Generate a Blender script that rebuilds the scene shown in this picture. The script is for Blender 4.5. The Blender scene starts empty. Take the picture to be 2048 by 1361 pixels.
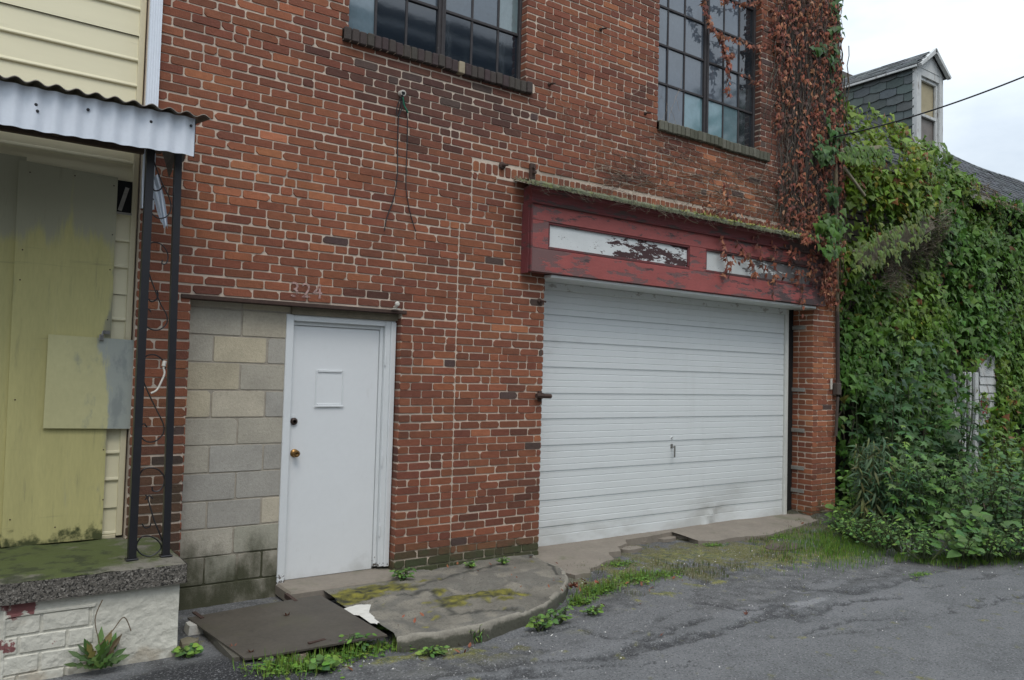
import bpy, math, random
from math import radians as rad, sin, cos, tan, pi, sqrt, exp
from mathutils import Vector, Matrix, noise, Euler
random.seed(7)
S = bpy.context.scene
C = S.collection
# ---------------------------------------------------------------- camera
CAMZ = 1.75
YAW, PIT, ROL, FPX = rad(35.4147), rad(2.49524), rad(1.4808), 1569.0
fwd = Vector((sin(YAW)*cos(PIT), cos(YAW)*cos(PIT), sin(PIT)))
r0 = Vector((cos(YAW), -sin(YAW), 0)); u0 = r0.cross(fwd)
RT = r0*cos(ROL) + u0*sin(ROL); UP = u0*cos(ROL) - r0*sin(ROL)
cam_d = bpy.data.cameras.new('camera'); cam = bpy.data.objects.new('camera', cam_d); C.objects.link(cam)
cam_d.sensor_width = 36.0; cam_d.lens = FPX/2048*36.0; cam_d.clip_start = .05; cam_d.clip_end = 2000
cam.matrix_world = Matrix(((RT.x, UP.x, -fwd.x, 0), (RT.y, UP.y, -fwd.y, 0), (RT.z, UP.z, -fwd.z, CAMZ), (0, 0, 0, 1)))
S.camera = cam
# ---------------------------------------------------------------- sky and sun (bright overcast)
W = bpy.data.worlds.new('World'); S.world = W; W.use_nodes = True
nt = W.node_tree; nt.nodes.clear()
def WN(t, **k):
    n = nt.nodes.new(t)
    for a, b in k.items(): setattr(n, a, b)
    return n
SUN_EL, SUN_AZ = rad(58), rad(200)
sky = WN('ShaderNodeTexSky', sky_type='NISHITA', sun_disc=False, sun_elevation=SUN_EL, sun_rotation=SUN_AZ)
tc = WN('ShaderNodeTexCoord'); mp = WN('ShaderNodeMapping'); mp.inputs['Scale'].default_value = (1, 1, 2.6)
nz = WN('ShaderNodeTexNoise'); nz.inputs['Scale'].default_value = 2.2; nz.inputs['Detail'].default_value = 7; nz.inputs['Roughness'].default_value = .55
rp = WN('ShaderNodeValToRGB'); rp.color_ramp.elements[0].position = .38; rp.color_ramp.elements[1].position = .62
rp.color_ramp.elements[0].color = (.58, .58, .58, 1); rp.color_ramp.elements[1].color = (.97, .97, .97, 1)
mul = WN('ShaderNodeVectorMath', operation='SCALE'); mul.inputs['Scale'].default_value = .10
mx = WN('ShaderNodeMixRGB'); mx.inputs['Color2'].default_value = (.85, .93, 1.0, 1)
bg = WN('ShaderNodeBackground'); bg.inputs['Strength'].default_value = .88
out = WN('ShaderNodeOutputWorld')
L = nt.links.new
L(tc.outputs['Generated'], mp.inputs[0]); L(mp.outputs[0], nz.inputs['Vector']); L(nz.outputs['Fac'], rp.inputs[0])
L(sky.outputs[0], mul.inputs[0]); L(mul.outputs[0], mx.inputs['Color1']); L(rp.outputs[0], mx.inputs['Fac'])
sx = WN('ShaderNodeSeparateXYZ'); L(tc.outputs['Generated'], sx.inputs[0])      # overcast sky: zenith brighter than horizon
cl = WN('ShaderNodeMapRange'); cl.inputs['From Min'].default_value = .15; cl.inputs['From Max'].default_value = 1.0; cl.inputs['To Min'].default_value = .88; cl.inputs['To Max'].default_value = 2.0
L(sx.outputs[2], cl.inputs['Value']); gs = WN('ShaderNodeVectorMath', operation='SCALE'); L(mx.outputs[0], gs.inputs[0]); L(cl.outputs[0], gs.inputs['Scale'])
L(gs.outputs[0], bg.inputs['Color']); L(bg.outputs[0], out.inputs[0])
sd = bpy.data.lights.new('sun', 'SUN'); sd.energy = .9; sd.angle = rad(25); sd.color = (1, .94, .86)
so = bpy.data.objects.new('sun', sd); C.objects.link(so)
sdir = Vector((sin(SUN_AZ)*cos(SUN_EL), cos(SUN_AZ)*cos(SUN_EL), sin(SUN_EL)))   # towards the sun, over the alley side
so.rotation_euler = sdir.to_track_quat('Z', 'Y').to_euler(); so.location = (0, -10, 20)
S.view_settings.view_transform = 'Standard'; S.view_settings.look = 'None'
S.view_settings.exposure = 0.38; S.view_settings.gamma = 1
# ---------------------------------------------------------------- helpers
def P(px, py, Y):                      # point where the sight line of a photo pixel meets the real plane y = Y
    d = fwd + RT*((px-1024)/FPX) - UP*((py-680.5)/FPX)
    d = d*(Y/d.y); return Vector((d.x, Y, d.z+CAMZ))
def G(px, py, z=0.):                   # same, on the level z
    d = fwd + RT*((px-1024)/FPX) - UP*((py-680.5)/FPX)
    t = (z-CAMZ)/d.z; return Vector((d.x*t, d.y*t, z))
R = random.random
def U(a, b): return a+(b-a)*R()
def N(x, y=0, z=0, s=1): return noise.noise(Vector((x*s, y*s, z*s)))
def F(x, y=0, z=0, s=1, o=4): return noise.fractal(Vector((x*s, y*s, z*s)), 1.0, 2.0, o)
def sm(a, b, x):
    t = max(0, min(1, (x-a)/(b-a))) if a != b else float(x > a)
    return t*t*(3-2*t)
def mixc(a, b, t): return tuple(a[i]*(1-t)+b[i]*t for i in range(3))

class MB:
    def __init__(s): s.v = []; s.f = []; s.c = []; s.m = []; s.cur = (.5, .5, .5); s.mi = 0
    def vt(s, p, c=None): s.v.append(tuple(p)); s.c.append(c or s.cur); return len(s.v)-1
    def fc(s, idx, mi=None): s.f.append(tuple(idx)); s.m.append(s.mi if mi is None else mi)
    def poly(s, pts, c=None): s.fc([s.vt(p, c) for p in pts])
    def box(s, a, b, M=None, bev=0.0):
        x0, y0, z0 = a; x1, y1, z1 = b
        if x0 > x1: x0, x1 = x1, x0
        if y0 > y1: y0, y1 = y1, y0
        if z0 > z1: z0, z1 = z1, z0
        bv = min(bev, (x1-x0)*.45, (y1-y0)*.45, (z1-z0)*.45)
        if bv <= 0:
            ps = [(x, y, z) for x in (x0, x1) for y in (y0, y1) for z in (z0, z1)]
            if M: ps = [M @ Vector(p) for p in ps]
            i = [s.vt(p) for p in ps]
            for q in ((0, 1, 3, 2), (4, 6, 7, 5), (0, 4, 5, 1), (2, 3, 7, 6), (0, 2, 6, 4), (1, 5, 7, 3)): s.fc([i[k] for k in q])
            return
        # chamfered box
        cs = ((x0, x1), (y0, y1), (z0, z1)); idx = {}
        for sx in (0, 1):
            for sy in (0, 1):
                for sz in (0, 1):
                    for ax in range(3):
                        q = [cs[0][sx], cs[1][sy], cs[2][sz]]
                        for k, sg in enumerate((sx, sy, sz)):
                            if k != ax: q[k] += bv if sg == 0 else -bv
                        p = Vector(q)
                        if M: p = M @ p
                        idx[(sx, sy, sz, ax)] = s.vt(p)
        for sg in (0, 1):
            for ax in range(3):
                ks = []
                for (a1, b1) in ((0, 0), (1, 0), (1, 1), (0, 1)):
                    t = [0, 0, 0]; t[ax] = sg; t[(ax+1) % 3] = a1; t[(ax+2) % 3] = b1
                    ks.append(idx[(*t, ax)])
                s.fc(ks if sg else ks[::-1])
        for ax in range(3):
            o1, o2 = (ax+1) % 3, (ax+2) % 3
            for a1 in (0, 1):
                for b1 in (0, 1):
                    t0 = [0, 0, 0]; t0[o1] = a1; t0[o2] = b1; t1 = list(t0); t1[ax] = 1
                    q = [idx[(*t0, o1)], idx[(*t1, o1)], idx[(*t1, o2)], idx[(*t0, o2)]]
                    s.fc(q if a1 == b1 else q[::-1])
        for sx in (0, 1):
            for sy in (0, 1):
                for sz in (0, 1):
                    q = [idx[(sx, sy, sz, k)] for k in range(3)]
                    s.fc(q if (sx+sy+sz) % 2 else q[::-1])
    def tube(s, pts, r, n=5, r2=None, caps=True):
        pts = [Vector(p) for p in pts]; prev = None; m = len(pts)
        for k, p in enumerate(pts):
            t = (pts[min(k+1, m-1)]-pts[max(k-1, 0)])
            if t.length < 1e-9: t = Vector((0, 0, 1))
            t.normalize()
            a = t.orthogonal() if prev is None else (prev - t*prev.dot(t))
            if a.length < 1e-6: a = t.orthogonal()
            a.normalize(); b = t.cross(a); prev = a
            rr = r if r2 is None else r+(r2-r)*k/max(1, m-1)
            ring = [s.vt(p+(a*cos(2*pi*j/n)+b*sin(2*pi*j/n))*rr) for j in range(n)]
            if k: 
                for j in range(n): s.fc((last[j], last[(j+1) % n], ring[(j+1) % n], ring[j]))
            elif caps: s.fc(ring[::-1])
            last = ring
        if caps: s.fc(last)
    def prism(s, poly, y0, y1):        # polygon in x,z extruded along y
        a = [s.vt((x, y0, z)) for x, z in poly]; b = [s.vt((x, y1, z)) for x, z in poly]; n = len(poly)
        s.fc(a); s.fc(b[::-1])
        for i in range(n): s.fc((a[i], b[i], b[(i+1) % n], a[(i+1) % n]))
    def slab(s, poly, z0, z1):         # polygon in x,y extruded along z
        a = [s.vt((x, y, z0)) for x, y in poly]; b = [s.vt((x, y, z1)) for x, y in poly]; n = len(poly)
        s.fc(a[::-1]); s.fc(b)
        for i in range(n): s.fc((a[i], a[(i+1) % n], b[(i+1) % n], b[i]))
    def build(s, name, mats, parent=None, smooth=False):
        me = bpy.data.meshes.new(name); me.from_pydata(s.v, [], s.f)
        if not isinstance(mats, (list, tuple)): mats = [mats]
        for m in mats: me.materials.append(m)
        if len(mats) > 1: me.polygons.foreach_set('material_index', s.m)
        at = me.color_attributes.new('tint', 'FLOAT_COLOR', 'POINT')
        buf = []
        for c in s.c: buf.extend((c[0], c[1], c[2], 1.0))
        at.data.foreach_set('color', buf)
        if smooth: me.polygons.foreach_set('use_smooth', [True]*len(s.f))
        me.update()
        o = bpy.data.objects.new(name, me); C.objects.link(o)
        if parent:
            o.parent = parent
            off = Vector(); q = parent
            while q: off += q.location; q = q.parent
            me.transform(Matrix.Translation(-off))
        return o
def tag(o, label=None, cat=None, group=None, kind=None):
    if label: o['label'] = label
    if cat: o['category'] = cat
    if group: o['group'] = group
    if kind: o['kind'] = kind
    return o
def thing(name, label, cat, loc=(0, 0, 0), group=None):
    o = bpy.data.objects.new(name, None); C.objects.link(o); o.location = loc; o.empty_display_size = .2
    return tag(o, label, cat, group)

# ---- procedural materials
def mat(name, col=(.5, .5, .5), rough=.85, attr=False, layers=(), var=.25, vscale=8., bump=.3, bscale=80., bdist=.004, metal=0, ior=1.5,
        stretch=(1, 1, 1), bump2=None, trans=0., sss=0, spec=None, dirt=None):
    m = bpy.data.materials.new(name); m.use_nodes = True; n = m.node_tree; n.nodes.clear(); l = n.links.new
    def A(t, **k):
        q = n.nodes.new(t)
        for a, b in k.items(): setattr(q, a, b)
        return q
    o = A('ShaderNodeOutputMaterial'); b = A('ShaderNodeBsdfPrincipled'); l(b.outputs[0], o.inputs[0])
    b.inputs['Roughness'].default_value = rough; b.inputs['Metallic'].default_value = metal; b.inputs['IOR'].default_value = ior
    if spec is not None: b.inputs['Specular IOR Level'].default_value = spec
    tcn = A('ShaderNodeNewGeometry')
    def nzn(scale, detail=5, stretch=(1, 1, 1), off=0, rgh=.6):
        mpn = A('ShaderNodeMapping'); mpn.inputs['Scale'].default_value = stretch; mpn.inputs['Location'].default_value = (off, off*1.7, off*.6)
        q = A('ShaderNodeTexNoise'); q.inputs['Scale'].default_value = scale; q.inputs['Detail'].default_value = detail; q.inputs['Roughness'].default_value = rgh
        l(tcn.outputs['Position'], mpn.inputs[0]); l(mpn.outputs[0], q.inputs['Vector']); return q.outputs['Fac']
    def mth(op, a, c):
        q = A('ShaderNodeMath', operation=op)
        for i, v in enumerate((a, c)):
            if isinstance(v, (int, float)): q.inputs[i].default_value = v
            else: l(v, q.inputs[i])
        return q.outputs[0]
    def ramp(f, lo, hi):
        q = A('ShaderNodeMapRange'); q.interpolation_type = 'SMOOTHSTEP'
        q.inputs['From Min'].default_value = lo; q.inputs['From Max'].default_value = hi; l(f, q.inputs['Value']); return q.outputs[0]
    if attr:
        at = A('ShaderNodeAttribute', attribute_name='tint'); cur = at.outputs['Color']
    else:
        rg = A('ShaderNodeRGB'); rg.outputs[0].default_value = (*col, 1); cur = rg.outputs[0]
    def mixn(fac, c1, c2, bt='MIX'):
        q = A('ShaderNodeMixRGB', blend_type=bt)
        for i, v in zip(('Fac', 'Color1', 'Color2'), (fac, c1, c2)):
            if isinstance(v, (int, float)): q.inputs[i].default_value = v
            elif isinstance(v, tuple): q.inputs[i].default_value = (*v, 1)
            else: l(v, q.inputs[i])
        return q.outputs[0]
    if var:
        f = nzn(vscale, 6, stretch); g = nzn(vscale*9, 4, stretch, 3)
        s_ = mth('ADD', mth('MULTIPLY', mth('SUBTRACT', f, .5), var*2.2), mth('MULTIPLY', mth('SUBTRACT', g, .5), var*1.6))
        s_ = mth('ADD', s_, 1.0)
        cc = A('ShaderNodeCombineXYZ'); [l(s_, cc.inputs[i]) for i in range(3)]
        cur = mixn(1.0, cur, cc.outputs[0], 'MULTIPLY')
    hsum = None
    sep = A('ShaderNodeSeparateXYZ'); l(tcn.outputs['Position'], sep.inputs[0])
    for k, ly in enumerate(layers):
        f = nzn(ly.get('scale', 5), ly.get('detail', 8), ly.get('stretch', (1, 1, 1)), 11+5*k, ly.get('rgh', .62))
        for (ax, a0, a1, amt) in ly.get('grad', ()):   # raises the mask towards a1 along an axis
            q = A('ShaderNodeMapRange'); q.interpolation_type = 'SMOOTHSTEP'; l(sep.outputs[ax], q.inputs['Value'])
            q.inputs['From Min'].default_value = min(a0, a1); q.inputs['From Max'].default_value = max(a0, a1)
            if a0 > a1: q.inputs['To Min'].default_value = 1; q.inputs['To Max'].default_value = 0
            f = mth('ADD', f, mth('MULTIPLY', q.outputs[0], amt))
        mk = ramp(f, ly['lo'], ly['hi'])
        fac = mth('MULTIPLY', mk, ly.get('amt', 1.0))
        cur = mixn(fac, cur, ly['col'])
        if ly.get('h'):
            t = mth('MULTIPLY', mk, ly['h']); hsum = t if hsum is None else mth('ADD', hsum, t)
    l(cur, b.inputs['Base Color'])
    if bump or hsum is not None:
        h = mth('MULTIPLY', nzn(bscale, 6, stretch, 7), 1.0)
        if bump2: h = mth('ADD', h, mth('MULTIPLY', nzn(bump2[0], 3, stretch, 9), bump2[1]))
        if hsum is not None: h = mth('ADD', h, hsum)
        bn = A('ShaderNodeBump'); bn.inputs['Strength'].default_value = bump or .3; bn.inputs['Distance'].default_value = bdist
        l(h, bn.inputs['Height']); l(bn.outputs[0], b.inputs['Normal'])
    if trans:
        tr = A('ShaderNodeBsdfTranslucent'); l(cur, tr.inputs['Color']); ms = A('ShaderNodeMixShader'); ms.inputs[0].default_value = trans
        l(b.outputs[0], ms.inputs[1]); l(tr.outputs[0], ms.inputs[2]); l(ms.outputs[0], o.inputs[0])
    return m
M = {}
M['brick'] = mat('brick', attr=True, rough=.93, var=.22, vscale=14, bump=.8, bscale=110, bdist=.005, bump2=(30, 1.2),
    layers=[dict(col=(.085, .07, .06), scale=1.3, lo=.56, hi=.80, amt=.28), dict(col=(.07, .055, .05), scale=1.6, stretch=(3.5, 1, .35), lo=.60, hi=.78, amt=.35), dict(col=(.42, .33, .28), scale=1.9, stretch=(4, 1, .5), lo=.66, hi=.80, amt=.28), dict(col=(.36, .27, .22), scale=70, lo=.64, hi=.72, amt=.35),
            dict(col=(.05, .06, .025), scale=5, grad=((2, .42, .0, .42),), lo=.70, hi=.92, amt=.8)])
M['mortar'] = mat('mortar', (.56, .46, .37), rough=.97, var=.22, vscale=6, bump=.6, bscale=160, bdist=.004,
    layers=[dict(col=(.16, .14, .12), scale=1.1, lo=.50, hi=.72, amt=.55), dict(col=(.06, .07, .035), scale=4, grad=((2, .42, .0, .42),), lo=.66, hi=.86, amt=.85)])
M['block'] = mat('concrete_block', attr=True, rough=.97, var=.24, vscale=5, bump=.8, bscale=150, bdist=.004, bump2=(60, .8),
    layers=[dict(col=(.048, .050, .024), scale=6, stretch=(1, 1, .6), grad=((2, .72, .05, .55),), lo=.60, hi=1.10, amt=.95), dict(col=(.16, .15, .12), scale=90, lo=.60, hi=.70, amt=.5)])
M['white_door'] = mat('white_door_paint', (.71, .725, .73), rough=.42, var=.035, vscale=2.5, bump=.10, bscale=60, bdist=.001,
    layers=[dict(col=(.40, .40, .37), scale=3, grad=((2, .35, .05, .3),), lo=.66, hi=.92, amt=.5), dict(col=(.42, .40, .36), scale=7, detail=10, stretch=(1, 1, .4), lo=.62, hi=.8, amt=.3), dict(col=(.25, .22, .19), scale=45, lo=.73, hi=.76, amt=.6)])
M['white_trim'] = mat('white_trim_paint', (.67, .69, .695), rough=.5, var=.06, vscale=6, bump=.2, bscale=50, bdist=.002,
    layers=[dict(col=(.10, .085, .07), scale=40, grad=((2, .28, .08, .26),), lo=.74, hi=.78, amt=1)])
M['garage'] = mat('garage_door_paint', (.70, .725, .725), rough=.38, var=.03, vscale=3, bump=.1, bscale=25, bdist=.001,
    layers=[dict(col=(.36, .35, .31), scale=2.5, stretch=(.5, 1, 1.5), grad=((2, .55, .05, .24),), lo=.60, hi=.86, amt=.45), dict(col=(.45, .45, .42), scale=2.2, stretch=(2.2, 1, .3), detail=10, lo=.54, hi=.74, amt=.10), dict(col=(.22, .19, .16), scale=40, lo=.735, hi=.76, amt=.6)])
M['red_paint'] = mat('peeling_red_paint', (.315, .078, .070), rough=.6, var=.22, vscale=7, bump=.4, bscale=70, bdist=.003, stretch=(.5, 1, 1),
    layers=[dict(col=(.135, .085, .082), scale=6, detail=12, rgh=.7, stretch=(.55, 1, 2.0), grad=((0, 5.0, 4.2, .12), (2, 3.0, 2.7, .05)), lo=.57, hi=.60, amt=.85, h=-1.2),
            dict(col=(.06, .042, .042), scale=6, detail=12, rgh=.7, stretch=(.5, 1, 1.8), grad=((0, 6.9, 8.9, .17),), lo=.60, hi=.63, amt=.9, h=-1.2),
            dict(col=(.33, .10, .10), scale=14, stretch=(.4, 1, 3), lo=.66, hi=.70, amt=.5)])
M['cornice'] = mat('cornice_paint', (.15, .034, .036), rough=.7, var=.3, vscale=7, bump=.4, bscale=60, bdist=.003, stretch=(.4, 1, 1),
    layers=[dict(col=(.06, .045, .042), scale=3.5, stretch=(.6, 1, 3), grad=((0, 6.6, 8.8, .12),), lo=.54, hi=.6, amt=.85, h=-1)])
M['white_peel'] = mat('peeling_white_paint', (.66, .68, .67), rough=.6, var=.07, vscale=9, bump=.4, bscale=80, bdist=.002,
    layers=[dict(col=(.055, .022, .022), scale=9, stretch=(.55, 1, 1.7), detail=12, rgh=.72, grad=((0, 4.8, 5.6, .12), (2, 3.14, 3.0, .05)), lo=.62, hi=.632, amt=1, h=-1)])
M['white_peel2'] = mat('peeling_grey_white_paint', (.60, .62, .60), rough=.6, var=.1, vscale=9, bump=.4, bscale=80, bdist=.002,
    layers=[dict(col=(.10, .085, .085), scale=9, stretch=(.55, 1, 1.7), detail=12, rgh=.72, grad=((0, 7.2, 8.2, .24),), lo=.60, hi=.62, amt=.9, h=-1)])
M['moss_wood'] = mat('mossy_weathered_wood', (.14, .15, .095), rough=.98, var=.5, vscale=12, bump=1, bscale=60, bdist=.01, stretch=(.3, 1, 1),
    layers=[dict(col=(.20, .22, .05), scale=4, lo=.52, hi=.66, amt=.85)])
M['old_wood'] = mat('grey_weathered_wood', (.26, .245, .215), rough=.95, var=.45, vscale=8, bump=.7, bscale=50, bdist=.004, stretch=(.25, 1, 1.6))
M['dark_iron'] = mat('black_painted_iron', (.012, .012, .015), rough=.42, var=.3, vscale=20, bump=.2, bscale=90, bdist=.001)
M['rust'] = mat('rusty_iron', (.055, .03, .022), rough=.85, var=.5, vscale=30, bump=.7, bscale=120, bdist=.003)
M['steel_sash'] = mat('old_steel_sash', (.035, .031, .033), rough=.75, var=.45, vscale=20, bump=.4, bscale=90, bdist=.002,
    layers=[dict(col=(.30, .28, .25), scale=25, lo=.66, hi=.72, amt=.6)])
def glass():
    m = mat('window_glass', attr=True, rough=.05, var=.25, vscale=3, bump=.03, bscale=4, bdist=.01, ior=1.85,
        layers=[dict(col=(.14, .16, .17), scale=2.2, stretch=(2.5, 1, .5), lo=.56, hi=.85, amt=.35), dict(col=(.6, .6, .58), scale=38, lo=.755, hi=.765, amt=.8)])
    return m
M['glass'] = glass()
M['siding'] = mat('cream_vinyl_siding', (.68, .625, .43), rough=.5, var=.05, vscale=2, bump=.12, bscale=90, bdist=.001, stretch=(.2, 1, 1),
    layers=[dict(col=(.26, .25, .13), scale=9, stretch=(.35, 1, 3), lo=.62, hi=.80, amt=.45)])
M['cream_trim'] = mat('cream_trim', (.60, .54, .37), rough=.5, var=.06, vscale=4, bump=.1, bscale=60, bdist=.001)
M['white_alum'] = mat('white_aluminium', (.66, .70, .76), rough=.45, var=.07, vscale=6, bump=.1, bscale=40, bdist=.001,
    layers=[dict(col=(.33, .31, .27), scale=7, stretch=(2, 1, .5), lo=.62, hi=.85, amt=.45)])
M['sheet'] = mat('corrugated_sheet', (.17, .145, .12), rough=.7, metal=.2, var=.4, vscale=8, bump=.3, bscale=60, bdist=.002)
M['brown_wood'] = mat('dark_stained_timber', (.075, .05, .034), rough=.85, var=.35, vscale=10, bump=.5, bscale=50, bdist=.003)
M['ply'] = mat('painted_plywood', (.45, .41, .18), rough=.85, var=.16, vscale=4, bump=.3, bscale=60, bdist=.002, stretch=(2.2, 1, .35),
    layers=[dict(col=(.33, .32, .235), scale=5, stretch=(2.2, 1, .25), grad=((2, 2.40, 2.80, .45),), lo=.62, hi=.82, amt=.9),
            dict(col=(.10, .10, .075), scale=3, stretch=(.4, 1, 7), grad=((2, 2.30, 2.45, .13), (2, 2.62, 2.5, .13)), lo=.76, hi=.90, amt=.35),
            dict(col=(.17, .165, .10), scale=9, stretch=(3, 1, .25), lo=.56, hi=.76, amt=.5),
            dict(col=(.20, .20, .17), scale=4, stretch=(1.5, 1, .5), grad=((0, .72, .9, .2),), lo=.68, hi=.80, amt=.7),
            dict(col=(.035, .045, .012), scale=14, grad=((2, .80, .56, .42), (0, .5, .9, .06)), lo=.78, hi=1.0, amt=.95)])
M['ply_patch'] = mat('painted_plywood_patch', (.47, .44, .235), rough=.85, var=.13, vscale=4, bump=.3, bscale=60, bdist=.002, stretch=(1, 1, .6),
    layers=[dict(col=(.30, .325, .31), scale=3, stretch=(2.5, 1, .6), grad=((0, .74, .9, .35),), lo=.66, hi=.76, amt=.9),
            dict(col=(.17, .19, .19), scale=5, stretch=(1.5, 1, .7), grad=((0, .74, .9, .1),), lo=.60, hi=.74, amt=.55)])
M['aggregate'] = mat('exposed_aggregate', (.15, .135, .115), rough=.95, var=.5, vscale=30, bump=1., bscale=90, bdist=.014,
    layers=[dict(col=(.36, .33, .29), scale=95, detail=2, lo=.53, hi=.60, amt=.8, h=.8), dict(col=(.022, .02, .018), scale=80, detail=2, lo=.53, hi=.60, amt=.9)])
M['aggregate_top'] = mat('mossy_aggregate', (.17, .155, .125), rough=.97, var=.4, vscale=30, bump=.8, bscale=110, bdist=.008,
    layers=[dict(col=(.065, .085, .018), scale=3.5, stretch=(1, 1, 1), grad=((0, 1.05, .7, .14), (1, 5.10, 5.35, .12)), lo=.50, hi=.66, amt=.95, h=1.5),
            dict(col=(.022, .028, .010), scale=8, grad=((0, 1.0, .6, .1),), lo=.58, hi=.70, amt=.7)])
M['white_wash'] = mat('whitewashed_block', (.60, .58, .50), rough=.9, var=.10, vscale=5, bump=.8, bscale=22, bdist=.012, bump2=(7, 1.0),
    layers=[dict(col=(.20, .045, .05), scale=2.3, grad=((0, .62, .2, .14),), lo=.668, hi=.68, amt=.9), dict(col=(.33, .25, .16), scale=5, grad=((2, .18, .0, .25),), lo=.62, hi=.82, amt=.5),
            dict(col=(.40, .22, .10), scale=9, lo=.74, hi=.78, amt=.8)])
M['concrete'] = mat('old_pavement_concrete', attr=True, rough=.95, var=.28, vscale=5, bump=.8, bscale=80, bdist=.006,
    layers=[dict(col=(.05, .05, .045), scale=70, detail=2, lo=.56, hi=.64, amt=.5), dict(col=(.40, .37, .32), scale=120, lo=.66, hi=.70, amt=.6)])
M['kerb'] = mat('kerb_concrete', (.24, .22, .18), rough=.95, var=.35, vscale=9, bump=.8, bscale=50, bdist=.008,
    layers=[dict(col=(.07, .07, .05), scale=5, grad=((2, .075, .02, .35),), lo=.55, hi=.75, amt=.9)])
M['apron'] = mat('driveway_concrete', (.215, .185, .15), rough=.95, var=.25, vscale=3.5, bump=.5, bscale=80, bdist=.004,
    layers=[dict(col=(.11, .115, .065), scale=3, grad=((0, 5.4, 4.6, .1), (0, 7.6, 8.6, .16)), lo=.58, hi=.80, amt=.75), dict(col=(.5, .49, .45), scale=45, lo=.745, hi=.755, amt=.9)])
M['white_spill'] = mat('spilled_white_paint', (.62, .60, .55), rough=.8, var=.15, vscale=20, bump=.5, bscale=60, bdist=.004)
M['plate'] = mat('rusted_steel_plate', (.078, .067, .053), rough=.62, var=.38, vscale=4, bump=.3, bscale=70, bdist=.002, metal=.15,
    layers=[dict(col=(.08, .075, .045), scale=1.8, lo=.48, hi=.68, amt=.6), dict(col=(.3, .29, .27), scale=16, lo=.74, hi=.76, amt=.7), dict(col=(.025, .02, .018), scale=6, lo=.58, hi=.74, amt=.7)])
M['ground'] = mat('asphalt_and_gravel', attr=True, rough=.9, var=.25, vscale=6, bump=1.0, bscale=110, bdist=.010, bump2=(45, .7),
    layers=[dict(col=(.26, .26, .26), scale=75, detail=2, lo=.56, hi=.64, amt=.6), dict(col=(.03, .03, .03), scale=62, detail=2, lo=.55, hi=.64, amt=.6)])
M['leaf'] = mat('leaves', attr=True, rough=.5, var=.22, vscale=25, bump=0, trans=.22, spec=.35)
M['dead_leaf'] = mat('dead_leaves', attr=True, rough=.8, var=.3, vscale=30, bump=0, trans=.1)
M['stem'] = mat('vine_stems', attr=True, rough=.95, var=.3, vscale=20, bump=.3, bscale=100)
M['slate'] = mat('slate_shingles', attr=True, rough=.75, var=.3, vscale=9, bump=.5, bscale=60, bdist=.004)
M['peel_white_wood'] = mat('weathered_white_wood', (.52, .53, .52), rough=.85, var=.2, vscale=9, bump=.5, bscale=60, bdist=.003, stretch=(1, 1, .3),
    layers=[dict(col=(.16, .13, .11), scale=8, stretch=(2, 2, .5), lo=.55, hi=.68, amt=.8)])
M['terracotta'] = mat('terracotta', (.42, .16, .07), rough=.9, var=.2, vscale=10, bump=.4)
M['black_rubber'] = mat('black_cable', (.015, .015, .017), rough=.6, var=0, bump=0)
M['green_cable'] = mat('green_cable', (.04, .22, .13), rough=.5, var=.1, bump=0)
M['porcelain'] = mat('white_porcelain', (.55, .52, .46), rough=.4, var=.2, vscale=30, bump=.1)
M['brass'] = mat('tarnished_brass', (.30, .17, .06), rough=.35, metal=.9, var=.3, vscale=40, bump=.1)
M['bronze'] = mat('dark_bronze', (.045, .028, .022), rough=.45, metal=.4, var=.3, vscale=40, bump=.1)
M['dark'] = mat('shade_black', (.008, .008, .008), rough=1, var=0, bump=0)  # near-black colour that stands in for shade in holes and rooms
M['interior'] = mat('dusty_interior', (.10, .09, .08), rough=1, var=.3, bump=0)
M['pale_siding'] = mat('pale_siding', (.32, .33, .33), rough=.8, var=.1, bump=.1)
M['dark_roof'] = mat('dark_roofing', (.05, .05, .055), rough=.9, var=.2)
def faded(name, col, lo, hi, scale=30):
    m = mat(name, col, rough=.95, var=.2, bump=.2); n = m.node_tree; l = n.links.new
    o = [q for q in n.nodes if q.type == 'OUTPUT_MATERIAL'][0]; b = [q for q in n.nodes if q.type == 'BSDF_PRINCIPLED'][0]
    t = n.nodes.new('ShaderNodeBsdfTransparent'); x = n.nodes.new('ShaderNodeMixShader'); tcn = n.nodes.new('ShaderNodeTexCoord')
    z = n.nodes.new('ShaderNodeTexNoise'); z.inputs['Scale'].default_value = scale; z.inputs['Detail'].default_value = 6
    r = n.nodes.new('ShaderNodeMapRange'); r.inputs['From Min'].default_value = lo; r.inputs['From Max'].default_value = hi
    l(tcn.outputs['Object'], z.inputs['Vector']); l(z.outputs['Fac'], r.inputs['Value']); l(r.outputs[0], x.inputs[0])
    l(t.outputs[0], x.inputs[1]); l(b.outputs[0], x.inputs[2]); l(x.outputs[0], o.inputs[0]); return m
M['faded_pink'] = faded('faded_stencil_paint', (.46, .30, .27), .30, .60)
M['red_mark'] = mat('red_marker_paint', (.42, .05, .04), rough=.8, var=.2, bump=0)

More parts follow.
